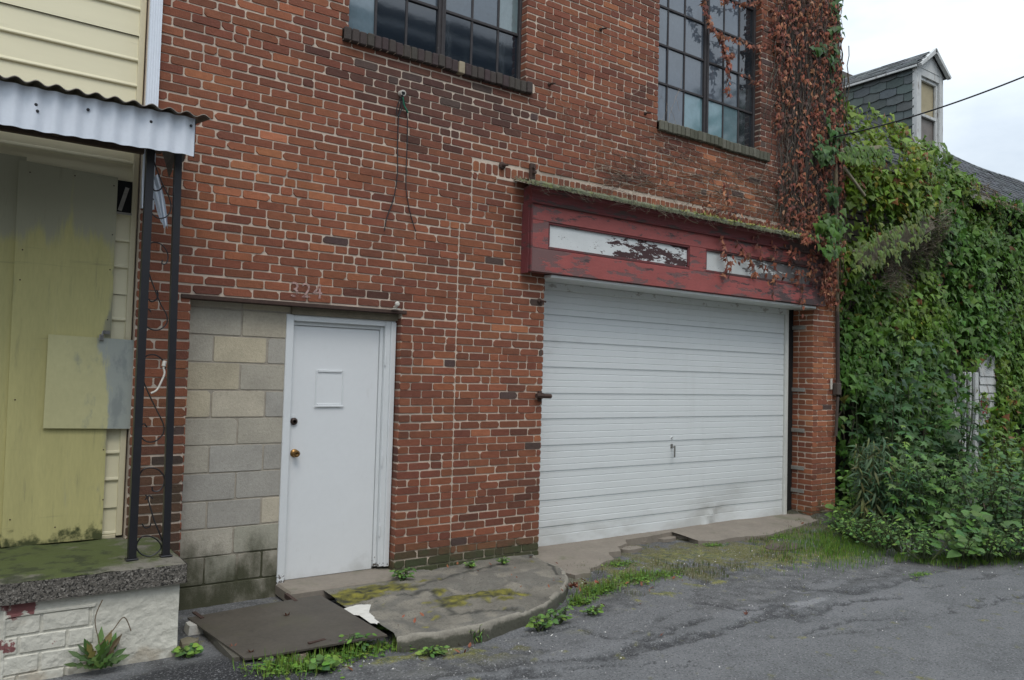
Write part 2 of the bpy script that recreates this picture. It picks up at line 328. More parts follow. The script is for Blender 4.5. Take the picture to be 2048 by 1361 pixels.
# ================================================================ GROUND
WY = 5.913                      # street face of the brick building
def seg_d(p, a, b):
    ax, ay = a; bx, by = b; dx, dy = bx-ax, by-ay
    t = max(0, min(1, ((p[0]-ax)*dx+(p[1]-ay)*dy)/(dx*dx+dy*dy+1e-9)))
    return sqrt((p[0]-ax-t*dx)**2+(p[1]-ay-t*dy)**2)
CR = [[(0.4, 4.1), (1.6, 4.02), (2.35, 3.98), (2.92, 3.88), (3.54, 3.66), (4.26, 3.67), (5.09, 3.63), (6.5, 3.49), (8.04, 3.36), (10, 3.2)],
      [(2.92, 3.88), (3.3, 4.05), (4.0, 4.02), (4.6, 4.15), (5.4, 4.0)], [(3.54, 3.66), (4.1, 3.9), (4.9, 3.85)], [(5.09, 3.63), (5.5, 3.95), (6.3, 4.1), (7.4, 3.75), (8.0, 3.7)],
      [(4.26, 3.67), (4.7, 3.3), (5.6, 3.0), (7.0, 3.05)]]
RCR = [([(1060, 1262), (1150, 1245), (1230, 1278), (1300, 1283), (1350, 1255), (1430, 1238)], .022), ([(960, 1332), (1050, 1325), (1120, 1322), (1240, 1318), (1290, 1305), (1400, 1280), (1480, 1250), (1540, 1232), (1600, 1238), (1700, 1205), (1800, 1198)], .035),
       ([(1590, 1240), (1570, 1222), (1540, 1213), (1530, 1236), (1545, 1222)], .07), ([(1590, 1172), (1700, 1188), (1790, 1168), (1830, 1158)], .06), ([(1945, 1218), (2000, 1205), (2100, 1180)], .025), ([(1400, 1205), (1500, 1222), (1560, 1212), (1640, 1222)], .03),
       ([(1240, 1300), (1330, 1290), (1420, 1262)], .03), ([(1600, 1268), (1700, 1245), (1810, 1240)], .015), ([(1130, 1340), (1300, 1332), (1420, 1340)], .012), ([(980, 1361), (1040, 1345), (1100, 1350)], .05)]
RCR = [([tuple(G(a, b))[:2] for a, b in ln], w) for ln, w in RCR]
RSEG = [(a, b, w) for ln, w in RCR for a, b in zip(ln[:-1], ln[1:])]
RPA = [(tuple(G(a, b))[:2], rx, ry, w, v) for a, b, rx, ry, w, v in ((1500, 1225, .45, .16, .9, .17), (1170, 1300, .5, .14, .8, .165), (1480, 1300, 1.2, .3, .5, .155), (1750, 1205, .9, .2, .7, .17), (1640, 1172, .5, .10, .9, .16), (1600, 1212, .4, .06, .9, .24))]
GMO = [(tuple(G(a, b))[:2], rx, ry, w) for a, b, rx, ry, w in ((1350, 1110, .7, .3, 1.0), (1480, 1105, .8, .26, 1.1), (1560, 1120, .6, .22, .9), (1260, 1150, .35, .22, .9), (1650, 1110, .6, .3, .9), (1180, 1170, .2, .15, .8), (1320, 1185, .4, .12, .5), (860, 1300, .35, .07, .9), (930, 1300, .2, .05, .9), (1450, 1160, .5, .15, .45))]
def ground_fn(x, y):
    wob = .10*F(x, y, 0, 1.6)
    edge = 4.06 if x < 2.5 else 4.06+.0*(x-2.5)
    # the alley's worn asphalt ends in crumbled gravel near y = 4
    e = 3.86+.16*sm(3, 1, x)-.05*(x-4)*sm(4, 9, x)+wob+.12*F(x, y, 5, 3)
    g = sm(e-.06, e+.10, y)                                    # 1 = gravel side
    ring = exp(-((y-e)/.06)**2)
    n1 = F(x, y, 3, 2.2); n2 = F(x, y, 9, 7); n3 = F(x, y, 15, 18, 3)
    asp = mixc((.115, .118, .120), (.150, .152, .154), .5+.8*n1)
    asp = mixc(asp, (.07, .071, .073), sm(.25, .6, n2)*.35)
    grv = mixc((.075, .075, .075), (.15, .15, .15), .45+.9*n2)
    smooth = sm(.12, .22, F(x, y, 21, 1.1))*g                  # old patches
    grv = mixc(grv, (.15, .152, .155), smooth*.7)
    c = mixc(asp, grv, g)
    h = -.006*g + .010*(1-g) + .003*n1 + .003*n2*g + .0015*n3*g - .03*exp(-((y-4.36-.55*max(0, x-3.3)**1.4)/.25)**2)*sm(4.8, 4.2, x)*sm(2.2, 2.6, x)
    d = 9
    for ln in CR:
        for a, b in zip(ln[:-1], ln[1:]):
            if abs(x-(a[0]+b[0])/2) < 1.3: d = min(d, seg_d((x+.05*F(x, y, 2, 5), y+.06*F(x, y, 31, 5)), a, b))
    cw = .008+.035*max(0, n1+.1)
    cm_ = (1-sm(cw*.5, cw*1.8, d))*(.25+.75*sm(-.15, .25, n2+n1)); c = mixc(c, (.04, .04, .04), .75*cm_); h -= .008*cm_
    c = mixc(c, (.032, .032, .034), ring*.45*sm(-.1, .25, n2+.1))
    for (cx, cy), rx, ry, w, v in RPA:
        c = mixc(c, (v, v*1.01, v*1.03), w*sm(.35, .6, exp(-((x-cx)/rx)**2-((y-cy)/ry)**2)+.25*n2))
    jx, jy = x+.07*F(x, y, 2, 5), y+.07*F(x, y, 31, 5)
    dk_ = 0
    for a, b, w in RSEG:
        if min(a[0], b[0])-.3 < x < max(a[0], b[0])+.3 and min(a[1], b[1])-.3 < y < max(a[1], b[1])+.3:
            ww = w*(.5+1.3*max(0, .4+n2)); dk_ = max(dk_, 1-sm(ww*.45, ww*1.25, seg_d((jx, jy), a, b)))
    c = mixc(c, (.032, .032, .034), .85*dk_*(.55+.45*sm(-.3, .2, n3))); h -= .012*dk_
    gm = 0
    for (cx, cy), rx, ry, w in GMO: gm = max(gm, w*exp(-((x-cx)/rx)**2-((y-cy)/ry)**2))
    gm = sm(.34, .68, gm+.55*n2+.3*n3); c = mixc(c, mixc((.07, .085, .018), (.19, .185, .035), .5+1.5*n3), gm*.85); h += .006*gm
    # moss / dirt towards the garage
    mo = sm(4.5, 5.1, y+.35*n1)*sm(4.1, 4.7, x)*sm(9.6, 8.4, x)
    mo = max(mo, exp(-((x-3.0)/.5)**2-((y-4.15)/.12)**2)*.9)
    mk = mo*sm(-.02, .22, n1*.6+n2*.8+.08)
    c = mixc(c, (.115, .108, .026), mk*.85); h += .006*mk
    dk = sm(5.25, 5.7, y)*sm(4.4, 5, x)*sm(.0, .3, n2+.1)
    c = mixc(c, (.10, .085, .06), dk*.5)
    # fresh dark asphalt lump in front of the porch
    q = exp(-(((x-1.15)/.55)**2+((y-4.5)/.38)**2)**1.5)
    c = mixc(c, (.022, .022, .024), min(1, q*1.5)); h += .05*q+.018*q*F(x, y, 4, 9)
    # a soil bank under the shrubs to the right
    s = sm(8.2, 9.4, x+.5*n1)*sm(3.75-.05*(x-9), 4.4, y+.3*n1)
    c = mixc(c, (.035, .038, .018), s*.9); h += .10*s
    return h, c
gb = MB(); X0, X1, Y0, Y1 = -.6, 11.4, 1.5, 6.5; NX, NY = 540, 250
for j in range(NY+1):
    y = Y0+(Y1-Y0)*j/NY
    for i in range(NX+1):
        x = X0+(X1-X0)*i/NX
        h, c = ground_fn(x, y); gb.vt((x, y, h), c)
for j in range(NY):
    for i in range(NX):
        a = j*(NX+1)+i; gb.fc((a, a+1, a+NX+2, a+NX+1))
tag(gb.build('road', M['ground'], smooth=True), kind='structure')
fr = MB(); fr.cur = (.125, .127, .13)
b0 = [(-60, -12), (80, -12), (80, 1.5), (-60, 1.5)]
fr.poly([(-60, -12, .008), (80, -12, .008), (80, 1.5, .008), (-60, 1.5, .008)])
fr.poly([(-60, 1.5, .008), (-.6, 1.5, .008), (-.6, 6.5, .008), (-60, 6.5, .008)])
fr.poly([(11.4, 1.5, .008), (80, 1.5, .008), (80, 6.5, .008), (11.4, 6.5, .008)])
tag(fr.build('alley', M['ground']), kind='structure')
fg = MB(); fg.cur = (.05, .06, .025); fg.poly([(-600, -600, -.06), (600, -600, -.06), (600, 600, -.06), (-600, 600, -.06)])
tag(fg.build('ground', M['ground']), kind='structure')

# pavement slab with its rounded kerb (top 0.08)
kerb = [(2.37, 4.50), (2.60, 4.41), (2.95, 4.415), (3.33, 4.50), (3.60, 4.60), (3.80, 4.71), (3.98, 4.82), (4.12, 4.95), (4.24, 5.08), (4.33, 5.22), (4.385, 5.38), (4.41, 5.55), (4.43, 5.72), (4.50, 5.90)]
def fine(pts, n):
    o = []
    for a, b in zip(pts[:-1], pts[1:]):
        for k in range(n): o.append((a[0]+(b[0]-a[0])*k/n, a[1]+(b[1]-a[1])*k/n))
    return o+[pts[-1]]
kf = fine(kerb, 11)
kf = [(x+.012*F(x, y, 0, 6), y+.014*F(x, y, 7, 6)) for x, y in kf]
PCR = [[(1062, 1108), (1090, 1120), (1118, 1150)], [(790, 1190), (862, 1178), (884, 1205), (905, 1228), (960, 1222), (1035, 1216)], [(835, 1172), (870, 1160), (1000, 1128)]]
PCR = [[tuple(G(a, b, .085))[:2] for a, b in ln] for ln in PCR]
PMO = [[tuple(G(a, b, .085))[:2], rx, ry, w] for a, b, rx, ry, w in ((700, 1190, .30, .16, 1.1), (760, 1176, .28, .12, .9), (650, 1205, .12, .12, .7), (880, 1180, .16, .06, .8), (960, 1188, .42, .10, .95), (900, 1210, .2, .06, .6), (1010, 1195, .2, .08, .6), (1090, 1118, .25, .08, .5), (820, 1165, .3, .06, .6))]
def pave_col(x, y):
    n1 = F(x, y, 40, 1.8); n2 = F(x, y, 44, 6); n3 = F(x, y, 48, 16, 3)
    c = mixc((.155, .142, .115), (.24, .218, .175), .5+.9*n1+.3*n3)
    c = mixc(c, (.085, .083, .075), sm(-.05, .3, n1*.6+n2*.7+.1)*.6)
    m_ = 0
    for (cx, cy), rx, ry, w in PMO: m_ = max(m_, w*exp(-((x-cx)/rx)**2-((y-cy)/ry)**2))
    m_ = sm(.32, .55, m_+.45*n2+.2*n3); c = mixc(c, mixc((.055, .052, .015), (.17, .155, .025), .5+1.6*n3), m_)
    d = min(seg_d((x+.03*n2, y+.03*n3), a, b) for ln in PCR for a, b in zip(ln[:-1], ln[1:]))
    return mixc(c, (.03, .03, .024), .8*(1-sm(.006, .03, d)))
pv = MB(); NB = 64
def pz(x, y): return .082+.012*F(x, y, 0, 1.2)+.004*F(x, y, 3, 7)-.014*exp(-((x-3.35-.12*sin(y*9))/.03)**2)-.02*sm(.25, .45, F(x, y, 12, 2.6))
rows = []
for (x, y) in kf:
    row = []
    bx = x+.02; by = 6.05
    bx = 2.37+(x-2.37)*.999
    for k in range(NB+1):
        t = k/NB; xx = x+(bx-x)*t; yy = y+(by-y)*t
        zz = pz(xx, yy)-(.012 if k == 0 else 0)
        row.append(pv.vt((xx, yy, zz), pave_col(xx, yy)))
    rows.append(row)
for r1, r2 in zip(rows[:-1], rows[1:]):
    for k in range(NB): pv.fc((r1[k], r2[k], r2[k+1], r1[k+1]))
tag(pv.build('pavement', M['concrete'], smooth=True), kind='structure')
kb = MB(); nn = len(kf); rr = []
for i, (x, y) in enumerate(kf):
    a = kf[max(i-1, 0)]; b = kf[min(i+1, nn-1)]; t = Vector((b[0]-a[0], b[1]-a[1])).normalized(); nx, ny = t.y, -t.x
    z = pz(x, y)-.012; j = .006*F(x, y, 2, 9)
    prof = [(-.030, z+.008), (-.010, z+.0135+.003*j/.006), (.003, z+.006), (.009+j, z-.010), (.010+j, z-.05), (.010+j*2, -.09)]
    rr.append([kb.vt((x+nx*d, y+ny*d, zz)) for d, zz in prof])
for r1, r2 in zip(rr[:-1], rr[1:]):
    for k in range(5): kb.fc((r1[k], r1[k+1], r2[k+1], r2[k]))
tag(kb.build('kerb', M['kerb'], smooth=True), kind='structure')
# spilled white paint on the pavement
sp = MB(); pts = [(684, 1212), (712, 1205), (742, 1204), (736, 1214), (740, 1220), (736, 1226), (748, 1234), (746, 1240), (758, 1247), (752, 1252), (743, 1248)]
pts = [tuple(G(px, py, .086))[:2] for px, py in pts]; pts = [(x+.012*F(x, y, 5, 25), y+.012*F(x, y, 8, 25)) for x, y in fine(pts+[pts[0]], 5)[:-1]]
cx_, cy_ = sum(p[0] for p in pts)/len(pts), sum(p[1] for p in pts)/len(pts); last = None
for s_ in (0, .25, .5, .75, 1):
    ring = [sp.vt((cx_+(x-cx_)*s_, cy_+(y-cy_)*s_, pz(cx_+(x-cx_)*s_, cy_+(y-cy_)*s_)+.005)) for x, y in pts]
    if last: 
        for k in range(len(pts)): sp.fc((last[k], ring[k], ring[(k+1) % len(pts)], last[(k+1) % len(pts)]))
    last = ring
tag(sp.build('paint_spill', M['white_spill']), 'white paint spilled in a ragged triangle on the grey pavement beside the steel plate', 'paint spill')
# door threshold strip and broken rubble
th = MB(); th.box((2.10, 5.70, .0), (3.06, 6.10, .098), bev=.015)
tag(th.build('pavement_step', M['apron']), kind='structure')
# concrete driveway apron in front of the garage, broken front edge, sloping up to the door
ap = [(4.52, 5.90), (4.42, 5.45), (4.47, 5.27), (4.62, 5.26), (4.74, 5.37), (4.95, 5.45), (5.16, 5.52), (5.26, 5.68), (5.42, 5.70), (5.50, 5.83), (5.68, 5.86), (5.78, 5.99), (6.15, 6.00), (6.55, 6.04), (6.62, 5.92), (6.50, 5.66), (6.72, 5.56), (7.05, 5.60), (7.5, 5.52), (8.0, 5.60), (8.62, 5.70), (8.95, 5.80), (8.95, 6.4)]
af = fine(ap[1:-1], 6)
ab = MB(); rows = []
for (x, y) in af:
    x += .02*F(x, y, 3, 5); y += .03*F(x, y, 1, 5); row = []
    row.append(ab.vt((x, y-.004, -.03)))
    for k in range(13):
        t = k/12; yy = y+(6.45-y)*t
        row.append(ab.vt((x, yy, .026+.04*sm(5.3, 6.1, yy)+.004*F(x, yy, 0, 3))))
    rows.append(row)
for r1, r2 in zip(rows[:-1], rows[1:]):
    for k in range(13): ab.fc((r1[k], r2[k], r2[k+1], r1[k+1]))
tag(ab.build('driveway', M['apron'], smooth=False), kind='structure')
# broken slabs where the driveway has crumbled
for k, (px, py, w, d, a) in enumerate(((1275, 1078, .42, .30, .3), (1330, 1075, .34, .26, -.2), (1262, 1098, .30, .16, .5), (1372, 1072, .26, .2, .15))):
    g = G(px, py, .02); q = MB(); n_ = 9
    pl = [(g.x+cos(a+2*pi*i/n_)*w*.5*U(.75, 1.1), g.y+sin(a+2*pi*i/n_)*d*.5*U(.75, 1.1)) for i in range(n_)]
    q.slab(pl, -.02, .018+.006*k)
    lab = ('broken flat slab of driveway concrete nearest the left garage corner', 'cracked concrete fragment in the middle of the crumbled driveway edge', 'small concrete fragment lying lowest in the broken driveway edge', 'broken concrete fragment farthest right in the crumbled driveway edge')[k]
    tag(q.build('concrete_fragment', M['apron']), lab, 'rubble', 'fragments of the broken driveway')
# flat stone / cover near the pillar
g = G(1567, 1092, .02); q = MB(); q.slab([(g.x+cos(2*pi*i/12)*.27*U(.92, 1.05), g.y+sin(2*pi*i/12)*.14*U(.92, 1.05)) for i in range(12)], -.02, .014)
tag(q.build('stone_slab', mat('brown_stone', (.10, .075, .065), rough=.95)), 'flat brownish stone set in the moss before the right brick pillar', 'stone')
# steel plate
pl = thing('steel_plate', 'large rusty brown steel plate lying on the ground before the block wall', 'steel plate', (1.9, 5.1, .05))
q = MB(); pc = [G(375, 1235, .062), G(640, 1190, .100), G(775, 1270, .098), G(490, 1318, .055)]; NPl = 24; gt = []
for i in range(NPl+1):
    for j in range(NPl+1):
        a = pc[0].lerp(pc[3], i/NPl).lerp(pc[1].lerp(pc[2], i/NPl), j/NPl); gt.append(Vector((a.x, a.y, a.z+.004*F(a.x, a.y, 0, 2))))
ids = [q.vt(p) for p in gt]; idb = [q.vt(p-Vector((0, 0, .011))) for p in gt]; W1_ = NPl+1
for i in range(NPl):
    for j in range(NPl): q.fc((ids[i*W1_+j], ids[(i+1)*W1_+j], ids[(i+1)*W1_+j+1], ids[i*W1_+j+1]))
ring = [i*W1_ for i in range(W1_)]+[NPl*W1_+j for j in range(1, W1_)]+[i*W1_+NPl for i in range(NPl-1, -1, -1)]+[j for j in range(NPl-1, 0, -1)]
for a, b in zip(ring, ring[1:]+ring[:1]): q.fc((ids[a], idb[a], idb[b], ids[b]))
q.build('plate', M['plate'], pl)
for (a, b) in (((572, 1192), (592, 1207)), ((617, 1288), (650, 1280)), ((388, 1222), (405, 1234))):
    A_ = G(*a, .075); B_ = G(*b, .075); q = MB(); dv = (B_-A_).normalized(); s_ = Vector((-dv.y, dv.x, 0))*.012
    q.slab([tuple(v)[:2] for v in (A_-s_, B_-s_, B_+s_, A_+s_)], .06, .094 if a[0] > 500 and a[0] < 600 else .082 if a[0] > 600 else .070); q.build('strap', M['rust'], pl)
q = MB(); q.cur = (.10, .09, .07); q.box((1.42, 4.74, -.03), (2.3, 5.6, .044)); tag(q.build('pit_edge', M['concrete']), 'dark rubble-filled concrete rim showing beneath the front edge of the steel plate', 'pit edge')

# ================================================================ BRICK BUILDING
bb = thing('brick_building', 'old red brick workshop with white steel door, white garage door and steel windows', 'building', (5.4, WY, 0))
ZT = 7.45; XL, XR = 1.012, 9.42
OPEN = [(1.365, -1, 3.06, 2.25), (4.565, -1, 8.91, 2.74), (2.49, 4.42, 4.285, 6.95), (6.045, 4.42, 7.80, 6.95)]
CH = .0677
def brick_col(x, z, side=False):
    r = R(); n = F(x, 0, z, .9); n2 = F(x, 5, z, 2.4)
    dk, md, og, br = (.092, .037, .026), (.180, .062, .036), (.30, .105, .048), (.42, .165, .08)
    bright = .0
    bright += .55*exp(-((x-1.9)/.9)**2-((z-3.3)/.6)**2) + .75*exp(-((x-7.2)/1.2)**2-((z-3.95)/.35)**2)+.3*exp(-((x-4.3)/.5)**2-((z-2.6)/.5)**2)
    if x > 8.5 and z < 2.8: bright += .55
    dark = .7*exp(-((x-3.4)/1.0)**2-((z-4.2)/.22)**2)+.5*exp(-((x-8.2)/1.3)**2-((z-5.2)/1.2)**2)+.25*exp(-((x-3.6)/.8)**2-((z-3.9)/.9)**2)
    v = .38+.19*n+.15*n2+(r-.5)*.46+(.22 if R() < .07 else 0)+bright*.42-dark*.5
    if v < .25: c = mixc(dk, md, max(0, v/.25))
    elif v < .72: c = mixc(md, og, (v-.25)/.47*.75)
    else: c = mixc(og, br, min(1, (v-.72)/.4))
    if R() < .006+.08*dark: c = (.082, .05, .042)
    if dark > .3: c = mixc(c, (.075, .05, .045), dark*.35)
    if x < 1.34 and z < 2.3 and not side: c = mixc(c, (.045, .04, .024), .35*sm(2.3, .8, z)+.35*sm(1.3, .6, z+.2*n2))
    if z < .30 and not side: c = mixc(c, (.05, .058, .028), sm(.33, .12, z+.06*n2)*.92 if x < 8 else sm(.2, .05, z)*.5)
    j = U(.88, 1.12); return (c[0]*j, c[1]*j*U(.94, 1.06), c[2]*j)
def brick(mb, fm, u0_, u1_, v0, v1, col, w=None, jit=.0016):
    if u1_-u0_ < .012: return
    w = U(.003, .0085) if w is None else w
    pts = []; ch = [U(.003, .011) if R() < .9 else U(.012, .024) for _ in range(4)]
    ch = [min(c, (v1-v0)*.4, (u1_-u0_)*.4) for c in ch]
    J = lambda: U(-jit, jit)
    u0j, u1j, v0j, v1j = u0_+J(), u1_+J(), v0+J()*1.2, v1+J()*1.2
    ti = U(-.0016, .0016)
    pts = [(u0j+ch[0], v0j), (u1j-ch[1], v0j+ti), (u1j, v0j+ch[1]), (u1j, v1j-ch[2]+ti), (u1j-ch[2], v1j+ti), (u0j+ch[3], v1j), (u0j, v1j-ch[3]), (u0j, v0j+ch[0])]
    cu, cv = (u0_+u1_)/2, (v0+v1)/2; ins = .0030
    fr_ = [mb.vt(fm(u+(ins if u < cu else -ins), v+(ins if v < cv else -ins), w), col) for u, v in pts]
    bk_ = [mb.vt(fm(u, v, -.004), col) for u, v in pts]
    mb.fc(fr_)
    for k in range(8): mb.fc((bk_[k], bk_[(k+1) % 8], fr_[(k+1) % 8], fr_[k]))
FM = lambda u, v, w: (u, WY-w, v)
wb = MB()
nc = int((ZT+.12)/CH)
ROWL = (3.560, 3.668)           # rowlock course above the garage beam, x from 3.72
for ci in range(nc):
    z0 = -.10+ci*CH; z1 = z0+CH; zc = (z0+z1)/2
    segs = [(XL, XR)]
    for (a, b0_, c_, d_) in OPEN:
        if b0_ < zc < d_:
            ns = []
            for s0, s1 in segs:
                if c_ <= s0 or a >= s1: ns.append((s0, s1)); continue
                if a > s0: ns.append((s0, a))
                if c_ < s1: ns.append((c_, s1))
            segs = ns
    if ROWL[0]-.01 < zc < ROWL[1]+.004:
        ns = []
        for s0, s1 in segs:
            if s0 < 3.72: ns.append((s0, min(s1, 3.715)))
        segs = ns
    ns = []
    for s0, s1 in segs:                 # straight joints of an earlier bricked-up opening
        jx = 3.72 if 3.1 < zc < 3.56 else (3.60 if -1 < zc <= 3.1 else None)
        if jx and s0 < jx-.1 and s1 > jx+.1: ns += [(s0, jx-.005), (jx+.005, s1)]
        else: ns.append((s0, s1))
    segs = ns
    for s0, s1 in segs:
        BL = .2115; ph = (BL/2 if ci % 2 else 0)+.02*sin(ci*1.7)+(.06 if s0 > 3.5 else 0)
        x = s0; k = math.floor((s0-ph)/BL)+1; edges = [s0]
        if s0 in (3.06, 4.285, 7.8, 8.91) or abs(s0-3.065) < .01:      # corners: alternate header and stretcher
            xx = s0+(.105 if ci % 2 else BL)
            while xx < s1-.04: edges.append(xx+U(-.006, .006)); xx += BL
        else:
            xx = ph+k*BL
            while xx < s1-.035:
                if xx-edges[-1] > .045: edges.append(xx+U(-.007, .007))
                xx += BL
        edges.append(s1)
        e2 = [edges[0]]
        for a, b in zip(edges[:-1], edges[1:]):
            if b-a > .17 and R() < .075: e2.append((a+b)/2+U(-.012, .012))
            e2.append(b)
        for a, b in zip(e2[:-1], e2[1:]):
            u_a, u_b = a+(0 if a == s0 else .0042), b-(0 if b == s1 else .0042)
            zw = .004*sin(a*1.3+ci)+.003*F(a, 0, ci*.3, .8)
            brick(wb, FM, u_a, u_b, z0+.004+zw, z1-.004+zw, brick_col((a+b)/2, zc))
x = 3.722                       # rowlock course
while x < XR-.02:
    zz = U(-.003, .003); brick(wb, FM, x+.004, x+.064, ROWL[0]+.006+zz, ROWL[1]-.008+zz, brick_col(x, 3.6)); x += .0705
# reveals (bricks returning into the openings)
def reveal(xp, sgn, za, zb, depth, dark=0):
    n_ = int((zb-za)/CH)
    for ci in range(nc):
        z0 = -.10+ci*CH; z1 = z0+CH
        if z0 < za-.07 or z1 > zb+.01: continue
        fm = lambda u, v, w: (xp-sgn*0-(w if sgn > 0 else -w), WY+u, v)
        cuts = [-.004, .10, .21, .32] if ci % 2 else [-.004, .2, .31]
        cuts = [c for c in cuts if c < depth-.03]+[depth]
        for a, b in zip(cuts[:-1], cuts[1:]):
            brick(wb, fm, a+(0.004 if a > 0 else 0), b-.004, z0+.005, z1-.005, brick_col(xp, z0, True))
reveal(3.06, 1, 0, 2.2, .13); reveal(8.91, 1, .0, 2.7, .42); reveal(4.285, 1, 4.42, 6.95, .15); reveal(7.80, 1, 4.42, 6.95, .15)
reveal(1.365, -1, .0, 2.2, .13); reveal(4.565, -1, 0, 2.7, .24); reveal(2.49, -1, 4.42, 6.95, .10); reveal(6.045, -1, 4.42, 6.95, .10)
for ci in range(nc):            # the end wall beyond the right corner
    z0 = -.10+ci*CH; fm = lambda u, v, w: (XR+w, WY+u, v); u = 0 if ci % 2 else .1
    if ci % 2 == 0: brick(wb, fm, 0, .095, z0+.005, z0+CH-.005, brick_col(9, z0))
    while u < 1.6: brick(wb, fm, u+.005, u+.205, z0+.005, z0+CH-.005, brick_col(9, z0)); u += .2115
wall = wb.build('brickwork', M['brick'], bb)
# mortar backing with openings, reveals and the body of the building
mw = MB(); YM = WY+.001
xb = sorted({XL, XR} | {o[0] for o in OPEN} | {o[2] for o in OPEN}); zb = sorted({-.3, ZT} | {max(o[1], -.3) for o in OPEN} | {o[3] for o in OPEN})
for a, b in zip(xb[:-1], xb[1:]):
    for c, d in zip(zb[:-1], zb[1:]):
        if any(o[0] <= (a+b)/2 <= o[2] and o[1] <= (c+d)/2 <= o[3] for o in OPEN): continue
        mw.poly([(a, YM, c), (b, YM, c), (b, YM, d), (a, YM, d)])
for (a, b, c, d) in OPEN:
    b = max(b, -.3); Yb = YM+.45
    mw.poly([(a, YM, b), (a, Yb, b), (a, Yb, d), (a, YM, d)]); mw.poly([(c, YM, b), (c, YM, d), (c, Yb, d), (c, Yb, b)])
    mw.poly([(a, YM, d), (a, Yb, d), (c, Yb, d), (c, YM, d)])
mw.poly([(XR-.001, YM, -.3), (XR-.001, 13, -.3), (XR-.001, 13, ZT), (XR-.001, YM, ZT)]); mw.poly([(XL, YM, ZT), (XR, YM, ZT), (XR, 13, ZT), (XL, 13, ZT)])
mw.poly([(XL, YM, -.3), (XL, YM, ZT), (XL, 13, ZT), (XL, 13, -.3)]); mw.poly([(XL, 13, -.3), (XL, 13, ZT), (XR, 13, ZT), (XR, 13, -.3)])
mw.build('mortar_joints', M['mortar'], bb)
# mortar band under the rowlock course and parging next to the old joints
q = MB(); q.box((3.715, WY-.006, 3.535), (4.25, WY+.01, 3.556), bev=.003); q.build('mortar_band', M['mortar'], bb)
# near-black sheet standing in for the unlit rooms behind the windows
q = MB()
q.box((2.3, WY+.46, 4.2), (8.2, WY+.47, 7.2)); q.build('inner_wall', M['dark'], bb)
# ---- concrete block infill
bk = MB(); BY = 6.015; zz = .05-.0; z = .052-.2032*0+.0
zrow = [2.224-.2032*i for i in range(11)]
tints = [(.45, .40, .31), (.41, .375, .305), (.375, .35, .30), (.47, .41, .295), (.42, .385, .315), (.355, .335, .295)]
FB = lambda u, v, w: (u, BY-w, v)
for i in range(10 + 1):
    zt = 2.185-.2032*i; zb_ = max(zt-.2032, -.05)
    if zt < 0: break
    cuts = [1.37, 1.765, 2.14] if i % 2 == 0 else [1.37, 1.565, 1.965, 2.14]
    if i >= 9: cuts = [1.37, 1.565, 1.80, 1.985, 2.14] if i == 9 else [1.37, 2.14]
    for a, b in zip(cuts[:-1], cuts[1:]):
        c = random.choice(tints)
        if (i, round(a, 2)) in ((2, 1.77), (0, 1.77)): c = (.44, .375, .25)
        if i in (4, 5): c = random.choice(tints[1:3]+[tints[5]])
        if i > 7: c = random.choice([tints[4], (.34, .325, .26)])
        j = U(.93, 1.07); c = tuple(k*j for k in c)
        brick(bk, FB, a+.005, b-.005, zb_+.005, zt-.005, c, w=U(.004, .007), jit=.002)
brick(bk, FB, 1.372, 1.76, 2.19, 2.255, tints[0], w=.003); brick(bk, FB, 1.768, 2.14, 2.19, 2.255, tints[3], w=.003)
bk.build('block_infill', M['block'], bb)
q = MB(); q.box((1.355, BY, -.2), (2.14, BY+.1, 2.29)); q.build('block_joints', mat('grey_mortar', (.36, .32, .26), rough=.97, var=.3, vscale=9, bump=.4,
    layers=[dict(col=(.045, .047, .022), scale=5, grad=((2, .72, .05, .58),), lo=.58, hi=1.0, amt=.97)]), bb)
q = MB(); q.box((1.30, WY-.014, 2.232), (3.10, WY+.16, 2.262), bev=.003); q.build('lintel', M['rust'], bb)
q = MB(); q.box((2.14, WY+.06, 2.175), (3.06, WY+.2, 2.232)); q.build('header_packing', mat('stained_packing', (.20, .17, .12), var=.4), bb)
# ---- steel door with frame
fr_ = MB()
fr_.box((2.105, 5.995, .055), (2.165, 6.10, 2.175), bev=.004)
fr_.box((2.955, 5.995, .12), (3.048, 6.10, 2.175), bev=.004)
fr_.box((2.166, 5.995, 2.125), (2.954, 6.10, 2.175), bev=.004)
fr_.box((2.925, 6.030, .12), (2.954, 6.10, 2.124), bev=.003); fr_.box((2.166, 6.030, 2.095), (2.924, 6.10, 2.124), bev=.003)
fr_.box((3.000, 5.975, .12), (3.046, 5.994, 2.16), bev=.004)
dfr = fr_.build('door_frame', M['white_trim'], bb)
for zz in (1.84, 1.0, .42):
    q = MB(); q.tube([(2.958, 5.99, zz-.045), (2.958, 5.99, zz+.045)], .008, 8); q.build('hinge', M['white_trim'], dfr)
q = MB(); q.box((2.168, 6.045, .10), (2.922, 6.085, 2.092), bev=.003)
q.box((2.16, 6.09, .05), (2.96, 6.1, 2.1))
door = q.build('steel_door', M['white_door'], bb)
q = MB(); zx0, zx1, zz0, zz1 = 2.375, 2.615, 1.455, 1.745
q.box((zx0, 6.039, zz0), (zx0+.012, 6.0445, zz1), bev=.002); q.box((zx1-.012, 6.039, zz0), (zx1, 6.0445, zz1), bev=.002)
q.box((zx0+.0185, 6.036, zz1-.018), (zx1-.0185, 6.0445, zz1), bev=.002); q.box((zx0+.0185, 6.036, zz0), (zx1-.0185, 6.0445, zz0+.018), bev=.002)
q.box((zx0-.006, 6.030, zz0-.008), (zx1+.006, 6.0355, zz0+.004), bev=.002)
q.build('vision_panel', M['white_trim'], door)
